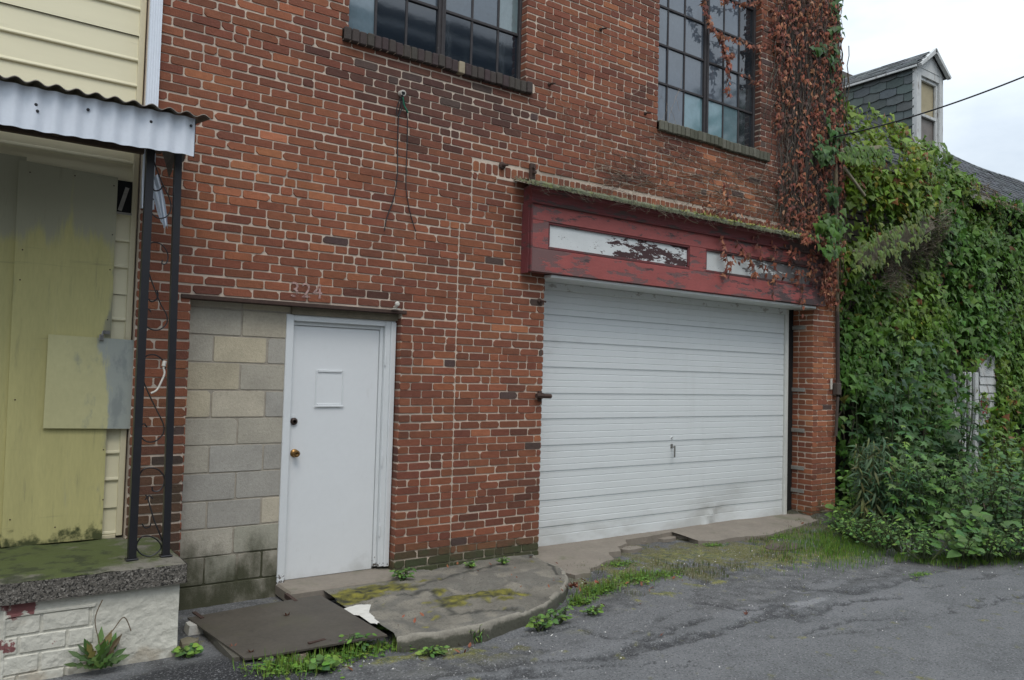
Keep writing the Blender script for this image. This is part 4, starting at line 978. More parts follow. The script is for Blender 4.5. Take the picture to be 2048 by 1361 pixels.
SC = [[(300, 300), (312, 335), (325, 368), (338, 395), (342, 415), (335, 432), (318, 437), (302, 425), (295, 405), (300, 395), (308, 400)],
      [(305, 376), (310, 382), (320, 380), (326, 372)],
      [(292, 497), (304, 486), (320, 488), (332, 500), (336, 515), (332, 527), (324, 528), (325, 520)],
      [(291, 512), (296, 540), (308, 575), (322, 610), (333, 630), (333, 648), (318, 660), (300, 658), (287, 645), (288, 625), (296, 618), (302, 624)],
      [(296, 598), (303, 604), (312, 600), (316, 590), (314, 580)],
      [(285, 720), (296, 711), (312, 711), (326, 722), (330, 735), (326, 742)],
      [(282, 728), (284, 752), (296, 785), (314, 822), (327, 850), (326, 868), (312, 882), (295, 884), (282, 874), (279, 858), (288, 848), (294, 855)],
      [(277, 955), (286, 940), (302, 936), (318, 941), (328, 955), (327, 970), (318, 982), (306, 982), (304, 974)],
      [(291, 990), (296, 1000), (308, 1040), (320, 1070), (325, 1085)],
      [(284, 1048), (290, 1056), (299, 1054), (302, 1046)], [(290, 1000), (298, 992), (306, 998)],
      [(275, 1085), (284, 1074), (300, 1073), (316, 1082), (322, 1095), (314, 1106), (298, 1113), (282, 1108), (273, 1096), (275, 1084)]]
for s_ in SC:
    q = MB(); V = catm([P(x_, y_, 5.26) for x_, y_ in s_], 6); q.tube(V, .0045, 5); q.build('scroll', M['dark_iron'], su)
q = MB(); V = catm([P(x_, y_, 5.235) for x_, y_ in ((330, 722), (327, 735), (329, 748), (322, 765), (314, 780), (302, 787))], 6); q.tube(V, .006, 6); q.tube(V[:6], .012, 6)
tag(q.build('white_cord', M['porcelain']), 'short white cord tied to the right black porch post', 'cord')

# ================================================================ LEAVES
def lobed(n=5, deep=.55, ratio=1.0):
    o = [(0, 0)]
    k = n*2-1
    for i in range(k+2):
        a = -pi*.86+2*pi*.86*i/(k+1)
        r = (.62 if i % 2 == 1 else .62*(1-deep)) if 0 < i < k+1 else .25
        if i % 2 == 1: r *= 1+.35*cos(a)
        o.append((sin(a)*r*ratio, .28+cos(a)*r))
    return o
IVY = lobed(3, .42, 1.3); MAPLE = lobed(5, .5, 1.1); HEART = [(0, 0), (-.3, -.08), (-.5, .2), (-.42, .55), (0, 1), (.42, .55), (.5, .2), (.3, -.08)]
OVAL = [(0, 0), (-.22, .25), (-.26, .5), (-.14, .8), (0, 1), (.14, .8), (.26, .5), (.22, .25)]
LANCE = [(0, 0), (-.07, .25), (-.08, .55), (0, 1), (.08, .55), (.07, .25)]
TOOTH = [(0, 0), (-.03, .1), (-.10, .18), (-.05, .25), (-.12, .34), (-.03, .44), (-.15, .55), (-.035, .66), (-.10, .78), (0, 1), (.10, .78), (.035, .66), (.15, .55), (.03, .44), (.12, .34), (.05, .25), (.10, .18), (.03, .1)]
BURN = HEART
def leaf(mb, p, dirv, nrm, size, shape, col, fold=.25, droop=.3, mid=True):
    y = Vector(dirv).normalized(); n = Vector(nrm); n = n-y*n.dot(y)
    if n.length < 1e-4: n = y.orthogonal()
    n.normalize(); x = y.cross(n); p = Vector(p)
    def pt(u, v): return p+(x*u+y*v+n*(-fold*abs(u)-droop*v*v))*size
    ids = [mb.vt(pt(u, v), col) for u, v in shape]
    c = mb.vt(pt(0, .42), col); m_ = len(ids)
    for i in range(m_): mb.fc((c, ids[i], ids[(i+1) % m_]))
def jcol(c, s=.25, h=.12):
    j = U(1-s, 1+s); return (c[0]*j*U(1-h, 1+h), c[1]*j*U(1-h, 1+h), c[2]*j*U(1-h, 1+h))
RV = lambda s=1: Vector((U(-s, s), U(-s, s), U(-s, s)))

# ================================================================ RIGHT HOUSE UNDER THE IVY
rh = thing('ivy_house', 'white clapboard house behind the ivy with slate roof and a gabled dormer', 'house', (13.5, 6.3, 0))
RY = 6.42
q = MB(); z = 0.
while z < 5.0:
    q.poly([(9.9, RY-.022, z), (24, RY-.022, z), (24, RY-.004, z+.115), (9.9, RY-.004, z+.115)]); q.poly([(9.9, RY, z), (24, RY, z), (24, RY-.022, z), (9.9, RY-.022, z)]); z += .115
q.box((9.9, RY+.005, 0), (24, 13, 5.0)); q.build('wall', mat('shade_dark_clapboard', (.07, .065, .055), rough=.95, var=.3), rh)  # boards coloured dark so gaps between ivy leaves look shaded
# visible doorway: white clapboards, posts and a black box for the shade in the gap
YD = 6.02
q = MB(); a = P(1958, 752, YD); b = P(1990, 770, YD); x0, x1 = a.x, b.x; zt = 1.95; z = .3
while z < zt:
    q.poly([(x0, YD-.02, z), (x1, YD-.02, z), (x1, YD-.002, z+.135), (x0, YD-.002, z+.135)]); q.poly([(x0, YD, z), (x1, YD, z), (x1, YD-.02, z), (x0, YD-.02, z)]); z += .135
q.box((x0, YD+.001, .2), (x1, RY, 2.3)); e = P(1898, 800, YD); f = P(1919, 800, YD); q.box((e.x, YD-.02, .3), (f.x, RY, 2.0))
q.build('doorway_boards', M['peel_white_wood'], rh)
for (pa, w) in ((1948, .10), (1925, .035), (1936, .035)):
    c = P(pa, 800, YD-.03); q = MB(); q.box((c.x-w/2, YD-.08, .2), (c.x+w/2, YD-.025, 1.97), bev=.008); q.build('door_post', M['peel_white_wood'], rh)
c = P(1922, 800, YD-.1); d = P(1942, 800, YD); q = MB(); q.box((c.x, YD+.03, .3), (d.x, YD+.3, 1.85)); q.build('doorway_shade_box', M['dark'], rh)  # black box paints the shade between the posts
q = MB(); YM2 = YD-.034
def mk(p1, p2, r=.0065):
    A_, B_ = P(*p1, YM2), P(*p2, YM2); q.tube([A_, B_], r, 4)
for s_ in (((1963, 797), (1976, 797)), ((1963, 797), (1963, 812)), ((1976, 797), (1976, 812)), ((1965, 800), (1970, 809)), ((1975, 800), (1970, 809)), ((1966, 813), (1974, 828)), ((1974, 813), (1966, 828)), ((1966, 812), (1966, 828)), ((1974, 812), (1974, 829)), ((1963, 812), (1976, 812)), ((1969, 799), (1969, 806)), ((1972, 799), (1972, 805))): mk(*s_)
tag(q.build('painted_mark', M['red_mark'], rh), 'red hand-painted mark of crossed strokes on the white boards')
# slate roof
def slate_col(): return jcol((.040, .044, .048), .35, .08)
q = MB(); XE0, XE1 = 9.7, 24
EY, EZ, RYY, RZ = 6.05, 4.95, 7.18, 6.17
def sag(x): return -.10*sm(13.2, 17.0, x)-.05*sin(x*1.3)*.5
nr = 14
for k in range(nr):
    t0, t1 = k/nr, (k+1.35)/nr
    if t1 > 1.02: t1 = 1.02
    x = XE0+(.11 if k % 2 else 0)
    while x < XE1:
        w = .22; j = U(-.012, .012); q.cur = slate_col(); lift = .016+U(0, .012)
        ya, za = EY+(RYY-EY)*t0+j*.5, EZ+(RZ-EZ)*t0+sag(x)*t0+j; yb, zb_ = EY+(RYY-EY)*t1, EZ+(RZ-EZ)*t1+sag(x)*t1
        if R() < .985: 
            p = [(x+.005, ya, za+lift), (x+w-.005, ya, za+lift+U(-.004, .006)), (x+w-.005, yb, zb_+.004), (x+.005, yb, zb_+.004)]
            q.poly(p); q.poly([(p[0][0], ya+.002, za), (p[1][0], ya+.002, za), p[1], p[0]])
        x += w
q.cur = (.05, .05, .05)
n_ = 30
for k in range(n_):
    xa, xb_ = XE0+(XE1-XE0)*k/n_, XE0+(XE1-XE0)*(k+1)/n_
    q.poly([(xa, EY, EZ-.01), (xb_, EY, EZ-.01), (xb_, RYY, RZ+sag(xb_)-.01), (xa, RYY, RZ+sag(xa)-.01)])
    q.poly([(xa, RYY, RZ+sag(xa)), (xb_, RYY, RZ+sag(xb_)), (xb_, 12, RZ-.4), (xa, 12, RZ-.4)])
q.poly([(XE0, EY, EZ-.01), (XE0, RYY, RZ), (XE0, 12, RZ-.4), (XE0, 12, 0), (XE0, EY+.3, 0)])
q.build('roof', M['slate'], rh)
q = MB(); q.box((9.7, EY+.0, 4.84), (24, EY+.03, 4.935), bev=.005); q.build('eave_board', M['old_wood'], rh)
# dormer
DY = 6.60; dx0, dx1 = 12.77, 13.62; dz0, dze = 5.45, 7.02; dxm = (dx0+dx1)/2; dap = 7.37
q = MB(); z = 5.3; r = 0
while z < dze-.02:
    y = DY+.03+(.12 if r % 2 else 0)-.12
    while y < 9.0:
        w = .30; q.cur = jcol((.075, .092, .090), .22, .06); a, b = max(y, DY+.03), y+w-.008
        if b > a+.03:
            l_ = .020+U(0, .006); zt_ = min(z+.17, dze); m_ = 5
            for i in range(m_):
                s0, s1 = a+(b-a)*i/m_, a+(b-a)*(i+1)/m_; f_ = lambda s: z+.010-.022*sin(pi*(s-a)/(b-a))
                q.poly([(dx0-l_, s1, f_(s1)), (dx0-l_, s0, f_(s0)), (dx0-.004, s0, zt_), (dx0-.004, s1, zt_)])
                q.poly([(dx0-l_, s0, f_(s0)), (dx0-l_, s1, f_(s1)), (dx0+.01, s1, f_(s1)), (dx0+.01, s0, f_(s0))])
        y += w
    z += .147; r += 1
q.cur = (.03, .035, .035); q.box((dx0, DY+.06, 5.2), (dx0+.04, 9.2, dze)); q.box((dx1-.04, DY+.06, 5.2), (dx1, 9.2, dze))
dc = q.build('dormer', M['slate'], rh)
q = MB(); nr2 = 6
for sg in (-1, 1):
    xe = dxm+sg*(dx1-dx0+.16)/2
    for k in range(nr2):
        t0, t1 = k/nr2, min(1, (k+1.3)/nr2); y = DY-.10+(.1 if k % 2 else 0)
        while y < 9.2:
            w = .2; q.cur = jcol((.075, .082, .085), .35, .06); l_ = .014+U(0, .010); j = U(-.012, .012)
            xa, za = xe+(dxm-xe)*t0, dze+.01+(dap-dze)*t0+j*.5; xb_, zb_ = xe+(dxm-xe)*t1, dze+.01+(dap-dze)*t1
            q.poly([(xa, y+.004, za+l_), (xa, y+w-.004, za+l_), (xb_, y+w-.004, zb_+.002), (xb_, y+.004, zb_+.002)]); q.poly([(xa, y, za-.004), (xa, y+w, za-.004), (xa, y+w-.004, za+l_), (xa, y+.004, za+l_)])
            y += w
    q.cur = (.05, .05, .05); q.poly([(xe, DY-.08, dze-.012), (xe, 9.2, dze-.012), (dxm, 9.2, dap-.012), (dxm, DY-.08, dap-.012)])
q.build('dormer_roof', M['slate'], dc)
q = MB()
q.box((dx0-.02, DY-.02, 5.35), (dx0+.12, DY+.06, dze), bev=.005); q.box((dx1-.12, DY-.02, 5.35), (dx1+.0, DY+.06, dze), bev=.005); q.box((dx1+.001, DY-.0, 5.35), (dx1+.03, DY+.3, dze), bev=.004)
q.prism([(dx0-.02, dze+.001), (dx1+.02, dze+.001), (dxm, dap-.02)], DY-.019, DY+.05)
q.box((dx0+.121, DY-.012, dze-.12), (dx1-.121, DY+.05, dze-.0), bev=.003)
q.build('dormer_front', M['peel_white_wood'], dc)
q = MB()
for sg in (-1, 1):
    xe = dxm+sg*(dx1-dx0+.17)/2; A_ = Vector((xe, 0, dze-.0)); B_ = Vector((dxm, 0, dap+.03)); n2 = Vector((-(B_-A_).z, 0, (B_-A_).x)).normalized()*.045*(1 if sg < 0 else -1)
    if n2.z > 0: n2 = -n2
    pl_ = [(A_.x, A_.z), (B_.x, B_.z), ((B_+n2).x, (B_+n2).z-.03), ((A_+n2).x, (A_+n2).z)]
    q.prism(pl_ if sg < 0 else pl_[::-1], DY-.12, DY-.06)
q.box((dx0-.088, DY-.05, dze-.035), (dx0-.06, 9.2, dze+.0), bev=.004); q.build('bargeboard', M['peel_white_wood'], dc)
q = MB(); wx0, wx1, wz0, wz1 = dx0+.122, dx1-.122, 5.62, dze-.125
for (a, b, c, d) in ((wx0, wx0+.05, wz0, wz1), (wx1-.05, wx1, wz0, wz1), (wx0+.051, wx1-.051, wz1-.05, wz1), (wx0+.051, wx1-.051, wz0, wz0+.06), (wx0+.051, wx1-.051, 6.24, 6.29)): q.box((a, DY+.02, c), (b, DY+.06, d), bev=.004)
q.build('window_sash', M['peel_white_wood'], dc)
q = MB(); q.box((wx0+.04, DY+.07, wz0), (wx1-.04, DY+.085, 6.26)); q.build('dusty_pane', mat('dusty_boarded_pane', (.17, .15, .135), rough=.6, var=.3), dc)
q = MB(); q.box((wx0+.04, DY+.07, 6.262), (wx1-.04, DY+.085, wz1)); q.build('boarded_pane', mat('tan_board', (.36, .31, .20), rough=.9, var=.2), dc)
q = MB(); c = P(1690, 140, 8.9); q.box((c.x-.35, 8.8, c.z-1.2), (c.x+.35, 9.4, c.z-.10), bev=.02); ch = q.build('chimney', mat('chimney_stone', (.10, .09, .08)), rh)
q = MB(); lathe(q, (0, 0, 0), [(.10, 0), (.11, .30), (.13, .34), (.10, .36)], 12)
q.v = [(c.x-.05+v[0], 9.1+v[2], c.z-.10-v[1]) for v in q.v]; q.build('chimney_pot', M['terracotta'], ch)
# weathered boards sticking out of the ivy
def plank(p1, p2, y1, y2, w, t, name, lab, m, cat='plank'):
    A_, B_ = P(*p1, y1), P(*p2, y2); d = (B_-A_); l_ = d.length; d.normalize(); s_ = d.cross(Vector((0, -1, .2))).normalized(); n2 = d.cross(s_)
    Mx = Matrix(((d.x, s_.x, n2.x, A_.x), (d.y, s_.y, n2.y, A_.y), (d.z, s_.z, n2.z, A_.z), (0, 0, 0, 1)))
    q = MB(); q.box((0, -w/2, -t/2), (l_, w/2, t/2), M=Mx, bev=.006); tag(q.build(name, m), lab, cat, 'old boards caught in the ivy')
M['tan_wood'] = mat('tan_weathered_wood', (.20, .175, .115), rough=.95, var=.5, vscale=10)
plank((1683, 302), (1762, 296), 5.38, 5.42, .06, .03, 'board', 'short bare board jutting level from the ivy beside the vine-covered building corner', M['tan_wood'], 'board')
plank((1712, 522), (1862, 440), 5.58, 5.66, .27, .03, 'board', 'long grey weathered board slanting across the ivy under the hump', mat('brown_grey_board', (.135, .115, .08), rough=.95, var=.5, vscale=8, stretch=(1, 1, 1)), 'board')
plank((1688, 335), (1730, 392), 5.42, 5.46, .04, .025, 'board', 'narrow bare lath leaning diagonally in the ivy below the level board', M['tan_wood'], 'board')
# ivy
iv = thing('ivy', 'dense green ivy covering the whole front and eaves of the right-hand house', 'ivy', (13, 6.2, 0))
def ivy_surface(x, z):
    n = .5*F(x, z, 0, .9)+.3*F(x, z, 4, 2.6)
    y = 6.12-.22*n
    y -= .55*exp(-((x-10.6)/1.5)**2-((z-4.6)/1.1)**2)+.18*sm(2.6, 1.4, z)
    y += .25*exp(-((x-11.2)/.7)**2-((z-3.55)/.35)**2)
    return y
def ivy_top(x):
    t = 5.50 if x < 11 else 5.50-.03*(x-11)
    if x > 12.4: t = 5.42-.52*sm(12.4, 13.8, x)
    if x > 15.0: t = 4.95+.30*sm(15.2, 16.6, x)
    return t+.16*F(x, 0, 0, 1.7)+.08*F(x, 0, 3, 6)
q = MB(); holes = []
def ivy_hole(px, py):
    return 0
cnt = 0
inv_f = 1/FPX
def proj(p):
    d = Vector(p)-Vector((0, 0, CAMZ)); w = d.dot(fwd); return (1024+FPX*d.dot(RT)/w, 680.5-FPX*d.dot(UP)/w)
for k in range(52000):
    x = 9.5+8.8*R()**1.15; z = U(.1, 5.8); top = ivy_top(x)
    if z > top: continue
    y = ivy_surface(x, z)
    if z > 4.95:
        roofy = EY+(z-EZ)*(RYY-EY)/(RZ-EZ); y = min(y, roofy-.10) if x > 12.2 else min(y+.2*(z-4.9), roofy-.05)
    px, py = proj((x, y, z))
    if 1892 < px < 1990 and 745 < py < 905:
        keep = .09 if (1898 < px < 1922 or 1940 < px < 1988) else .25
        if 1955 < px < 1990 and py > 850: keep = .8
        if px < 1940 and py < 790: keep = .6
        if R() > keep: continue
        y = min(y, 5.96)
    if px < 1725 and py > 800 and R() < .75: continue
    if R() < .85*max(0, sm(.10, .34, F(x, z, 9, 1.6))): continue
    dd = (x-11.2)/.9; ee = (z-3.6)/.3
    if abs(dd) < 1 and abs(ee+dd*-.5) < 1 and R() < .8: continue
    if x > 12.6 and 4.7 < z < 5.1: y = min(y, 5.97)
    y += U(-.12, .10)-.06*max(0, F(x, z, 14, 3.5)); c = (.046, .112, .028)
    zn = F(x, z, 2, .8)
    warm = sm(12.9, 11.2, x)*sm(2.2, 3.8, z)+.7*exp(-((z-4.7)/.35)**2)*sm(15.2, 14.2, x)*sm(12, 13.4, x)+.5*sm(15.8, 16.4, x)*sm(4.7, 5, z)
    if 13.2 < x < 14.8 and z < 2.2: warm = .75
    c = mixc((.042, .094, .021), (.078, .120, .018), max(0, min(1, warm*.75+zn*.6)))
    if R() < .07*warm: c = (.14, .13, .025)
    if R() < .05*warm: c = (.10, .04, .02)
    if R() < .010: c = (.09, .04, .02)
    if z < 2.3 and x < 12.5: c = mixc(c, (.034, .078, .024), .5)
    c = jcol(tuple(v*m for v, m in zip(c, (1.75, 1.75, 1.05))), .38, .12)
    sz = (U(.045, .095) if R() < .8 else U(.09, .14))*(.8 if z > 4.5 and warm > .4 else 1)
    nrm = Vector((U(-.9, .6), -1, U(-.3, 1.3))); dr = Vector((U(-.9, .9), U(-.6, .1), -1 if R() < .8 else U(-.5, .7)))
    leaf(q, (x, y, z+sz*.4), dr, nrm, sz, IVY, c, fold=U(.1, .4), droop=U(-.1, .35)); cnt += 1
for k in range(240):             # leaves lying over the half-buried boards
    t_ = R(); p = P(1712+150*t_+U(-14, 14), 522-82*t_+random.choice([-1, 1])*abs(random.gauss(19, 8)), 5.50); leaf(q, p, Vector((U(-.6, .6), -.3, -1)), Vector((U(-.4, .4), -1, U(.1, .8))), U(.05, .10), IVY, jcol((.12, .17, .035), .35), .25, .2)
for k in range(120):
    p = P(1725+U(-45, 60), 296+U(-4, 24), 5.36); leaf(q, p, Vector((U(-.6, .6), -.3, -1)), Vector((U(-.4, .4), -1, U(.1, .8))), U(.05, .10), IVY, jcol((.10, .18, .03), .35), .25, .2)
q.build('leaves', M['leaf'], iv)
q = MB()
for k in range(260):
    x = U(9.6, 17); z = U(.2, 3.2); pts = []; q.cur = jcol((.12, .095, .07), .4)
    for j in range(int(U(6, 16))):
        pts.append((x, ivy_surface(x, z)+.07, z)); x += U(-.09, .09); z += U(.08, .22)
        if z > ivy_top(x)-.1: break
    if len(pts) > 2: q.tube(pts, U(.004, .013), 4, r2=.003)
for k in range(330):            # dry tangle around the broken board
    x = 10.3+1.5*R(); z = 3.2+.55*(x-10.3)+U(-.25, .35); q.cur = jcol((.20, .17, .125), .4); pts = []
    a = U(.1, .9)
    for j in range(9): pts.append((x, ivy_surface(x, z)-.16+U(-.10, .06), z)); x += .07*cos(a)+U(-.03, .03); z += .06*sin(a)+U(-.04, .03)-.012*j
    q.tube(pts, U(.002, .005), 3, r2=.0015)
for k in range(120):            # dead tendrils over the roof beside the dormer
    x = U(13.0, 14.6); z = U(4.9, 5.5)-.15*(x-13); q.cur = jcol((.17, .13, .09), .4); pts = []
    for j in range(7):
        pts.append((x, EY+(z-EZ)*(RYY-EY)/(RZ-EZ)-.06+U(-.05, .03), z)); x += U(-.02, .10); z += U(-.05, .05)
    q.tube(pts, U(.003, .006), 3, r2=.0015)
q.build('stems', M['stem'], iv)

# dead creeper on the brick building
dv = thing('dead_creeper', 'dead rust-red creeper with bare stems climbing the right end of the brick building', 'creeper', (8.8, 5.85, 2.6))
q = MB(); ql = MB()
def vleft(z): return 7.92 if z > 4.5 else (8.0+.10*(4.5-z) if z > 3.4 else 8.3+.9*(3.4-z))
def wall_y(x, z): return WY-.012 if not (2.66 < z < 3.54 and 4.1 < x < 9.0) else (5.61 if z > 3.40 else 5.755)
dl = [(.235, .072, .040), (.30, .105, .055), (.17, .055, .034), (.36, .155, .085), (.12, .052, .038)]
def dleaf(x, z, y=None, s=None):
    y = wall_y(x, z)-U(.015, .10) if y is None else y
    leaf(ql, (x, y, z), Vector((U(-.5, .5), U(-.4, .1), -1)), Vector((U(-.9, .9), -1, U(-.3, .5))), s or U(.038, .072), MAPLE if R() < .5 else OVAL, jcol(random.choice(dl), .3), fold=U(.5, 1.2), droop=U(-.3, .9))
for k in range(640):            # stems
    z = U(3.55, 6.8); x = vleft(z)+.1+(9.42-vleft(z)-.1)*R()**.85; q.cur = jcol(random.choice([(.075, .058, .048), (.12, .095, .075), (.05, .038, .032)]), .3)
    pts = []; n_ = int(U(6, 20)); lean = U(-.03, .03)
    for j in range(n_):
        pts.append((x, wall_y(x, z)-U(.004, .045), z)); x = min(9.43, x+U(-.035, .035)+lean); z -= U(.05, .12)
        if z < 3.52: break
    if len(pts) > 2: q.tube(pts, U(.003, .009), 4, r2=.002)
for k in range(30):             # main trunks in the dense part
    x = 8.35+1.05*R(); z = 3.5; pts = []; q.cur = jcol((.085, .065, .052), .25)
    while z < 6.9: pts.append((x, WY-U(.02, .05), z)); x = min(9.42, x+U(-.05, .05)); z += .16
    q.tube(pts, U(.008, .016), 5, r2=.005)
for k in range(340):            # fine tendrils spreading to the lower left of the wall
    x = 8.4-2.9*R()**1.5; z = 3.58+U(.0, 1.0)*sm(5.2, 7.2, x)+U(0, .25); q.cur = jcol((.11, .082, .062), .4) if R() < .8 else (.24, .19, .14)
    a = U(2.5, 3.9); pts = []
    for j in range(int(U(6, 18))):
        pts.append((x, WY-U(.010, .03), z)); x += .065*cos(a); z += .05*sin(a); a += U(-.45, .45)
        if x < 5.0 or (z > 4.38 and x > 6): break
        if z < 3.56: break
    if len(pts) > 2: q.tube(pts, U(.0015, .0042), 3, r2=.001)
for k in range(26):             # pale dry runners between the windows
    x = U(4.7, 6.4); z = U(3.6, 4.9); a = U(.8, 2.4); pts = []; q.cur = (.26, .20, .15)
    for j in range(10): pts.append((x, WY-U(.01, .04), z)); x += .05*cos(a); z += .05*sin(a); a += U(-.5, .3)
    q.tube(pts, .0017, 3, r2=.001)
clus = []
for k in range(280):
    z = U(2.75, 6.9); x = vleft(z)+(9.42-vleft(z))*R()**.75
    if z < 3.5 and x < 8.75 and R() < .5: continue
    if R() < .35*sm(8.6, 9.1, x)*sm(3.8, 4.6, z)*(z < 6.0): continue
    m_ = int(U(5, 18)); cx, cz = x, z
    for j in range(m_):
        if cz < 2.85 and R() < .6: break
        xx = cx+U(-.06, .06)
        if xx < 9.46: dleaf(xx, cz)
        cz -= U(.02, .055); cx += U(-.02, .02)
strands = [[(1405, 0), (1412, 30), (1420, 55), (1440, 70), (1470, 78), (1505, 92), (1530, 95)], [(1450, 100), (1455, 140), (1450, 190)], [(1480, 150), (1515, 165)], [(1440, 0), (1478, 8), (1520, 0)], [(1520, 0), (1525, 60), (1518, 120), (1522, 170)],
           [(1440, 68), (1446, 100), (1455, 120), (1462, 105)]]
for s_ in strands:
    V = catm([P(a, b, WY+.02) for a, b in s_], 6); q.cur = (.07, .045, .035); q.tube(V, .004, 4)
    for v in V:
        for j in range(2 if s_ is not strands[2] else 1): dleaf(v.x+U(-.03, .03), v.z+U(-.03, .03), v.y-U(0, .05), U(.04, .075))
for (pts_) in ([(1440, 470), (1455, 520), (1452, 545)], [(1545, 480), (1548, 530), (1545, 595)], [(1602, 540), (1605, 580), (1603, 620)], [(1500, 450), (1520, 500), (1530, 560)], [(1560, 470), (1590, 530), (1600, 560)],
               [(1655, 510), (1660, 560), (1655, 600)], [(1640, 500), (1650, 540)], [(1470, 480), (1500, 515), (1512, 550)], [(1452, 360), (1455, 400), (1450, 440)], [(1440, 505), (1480, 520), (1530, 530), (1580, 560)]):
    V = catm([P(a, b, 5.735) for a, b in pts_], 8); q.cur = (.06, .04, .035); q.tube(V, .003, 3)
    for v in V:
        if R() < .85: dleaf(v.x+U(-.04, .04), v.z+U(-.05, .03), v.y-U(0, .04), U(.05, .08))
for k in range(110): x = U(7.0, 8.8); z = 3.50+abs(random.gauss(0, .06)); dleaf(x, z, U(5.64, 5.88))
for k in range(70): x = random.gauss(7.1, .25); dleaf(x, 3.56+abs(random.gauss(0, .10)), U(5.72, 5.88))
q.build('stems', M['stem'], dv); ql.build('dead_leaves', M['dead_leaf'], dv)
q = MB()                        # MOSSFRINGE: moss and dry roots along the drip board
for k in range(2600):
    x = U(4.0, 9.1); w = sm(5.6, 6.6, x)*sm(9.2, 8.4, x); y = U(5.612, 5.74); z = 3.492+U(0, .012)+(5.74-y)*-.0
    if R() < .35: a = U(-1, 1); leaf(q, (x, 5.617, z-U(.0, .012)), Vector((a, -.6, -1)), Vector((0, -1, .3)), U(.012, .035), OVAL, jcol((.15, .15, .08), .4), .2, .4)
    else: leaf(q, (x, y, z+.02*(y-5.6)), Vector((U(-1, 1), U(-1, .6), U(.2, .9))), Vector((0, -1, 1)), U(.012, .03)*(1+.8*w), OVAL, jcol(mixc((.14, .14, .09), (.21, .22, .05), w), .35), .2, .4)
for k in range(170):
    x = U(4.2, 9.0); z = 3.50; y = 5.612; pts = []; q.cur = jcol((.22, .20, .14), .4); a = U(-.3, .3)
    for j in range(int(U(3, 8))): pts.append((x, y-U(0, .015), z)); x += a*.05; z -= U(.01, .03)*(-1 if k % 5 == 0 else 1); a += U(-.6, .6)
    q.tube(pts, .0018, 3, r2=.0008)
o = q.build('moss_fringe', M['dead_leaf'], fas)
# living creeper shoots along the corner
gc = thing('green_creeper', 'fresh green creeper shoots hanging along the right corner of the brick building', 'creeper', (9.45, 5.8, 3))
q = MB(); qs = MB()
for (px, py, rx, ry, n_, Y) in ((1672, 60, 8, 50, 22, 5.9), (1668, 110, 8, 30, 30, 5.9), (1676, 190, 8, 50, 36, 5.95), (1640, 92, 18, 8, 14, 5.85), (1670, 260, 14, 30, 50, 5.9), (1655, 300, 22, 16, 50, 5.8), (1668, 455, 24, 24, 60, 5.55), (1655, 445, 16, 14, 26, 5.6), (1662, 495, 20, 10, 22, 5.55), (1678, 20, 10, 30, 20, 5.95), (1668, 385, 10, 30, 20, 5.8)):
    for k in range(n_):
        a = random.gauss(px, rx*.6); b = random.gauss(py, ry*.6); p = P(a, b, Y+U(-.12, .05)); leaf(q, p, Vector((U(-.6, .6), U(-.5, 0), -1)), Vector((U(-.6, .4), -1, U(.1, 1))), U(.06, .12), IVY, jcol((.085, .17, .03) if Y < 5.7 else (.055, .12, .028), .3), U(.1, .4), U(0, .4))
for k in range(12):
    x = U(9.40, 9.5); z = U(3, 5.6); pts = []
    for j in range(9): pts.append((x, 5.87-U(0, .05), z)); x += U(-.03, .03); z += .13
    qs.cur = (.08, .06, .04); qs.tube(pts, .006, 4)
q.build('leaves', M['leaf'], gc); qs.build('stems', M['stem'], gc)
# overhead cable
q = MB(); A_ = P(1662, 276, 5.82); B_ = P(2048, 152, 3.6); B_.z += .19; V = []
for k in range(41):
    t = k/40*1.9; p = A_.lerp(B_, t); p.z -= .20*4*(t/1.9)*(1-t/1.9); V.append(p)
q.tube(V, .009, 6); tag(q.build('overhead_cable', M['black_rubber']), 'black overhead cable sagging from the building corner past the dormer', 'cable')

# ================================================================ SHRUBS AND WEEDS
def plant(name, lab, cat, base, h, spread, kind, nst, nlv, size, cols, group=None, droop=.3, up=.2, bare=.15, lean=(0, 0)):
    t = thing(name, lab, cat, base, group); qs = MB(); ql = MB(); b = Vector(base)
    for s_ in range(nst):
        a = U(0, 2*pi); rr = sqrt(R())*spread; hh = h*U(.65, 1.0); top = b+Vector((cos(a)*rr+lean[0], sin(a)*rr*.8+lean[1], hh)); p0 = b+Vector((cos(a)*rr*.3, sin(a)*rr*.25, 0)); m_ = 8; V = []
        w1, w2 = RV(.06*h), RV(.04*h)
        for k in range(m_+1):
            t_ = k/m_; p = p0.lerp(top, t_); p += Vector((cos(a)*rr*.25*sin(pi*t_), 0, 0))+w1*sin(pi*t_); V.append(p)
        qs.cur = jcol((.05, .07, .025), .3); qs.tube(V, .006+.004*h, 5, r2=.002)
        for k in range(nlv):
            t_ = bare+(1-bare)*(k+R())/nlv; i = min(m_-1, int(t_*m_)); p = V[i].lerp(V[i+1], t_*m_-i); aa = k*2.4+U(-.5, .5); out_ = Vector((cos(aa), sin(aa), 0))
            st = size*U(.3, .9); q2 = p+out_*st+Vector((0, 0, up*st))
            if kind is not LANCE: qs.tube([p, q2], .0022, 3)
            else: q2 = p
            sz = size*U(.65, 1.15)*(1-.45*t_*(1 if kind is LANCE else .6))
            d = out_*1.0+Vector((0, 0, up-U(0, .5))) if kind is not LANCE else out_*.6+Vector((0, 0, U(-1.1, .5)))
            leaf(ql, q2, d, Vector((0, 0, 1))+RV(.35)+Vector((-.35, -.55, 0)), sz, kind, jcol(random.choice(cols), .28), fold=U(.05, .3), droop=U(.1, .6) if kind is not LANCE else U(.2, .8))
    qs.build('stem', M['stem'], t); ql.build('leaves', M['leaf'], t); return t
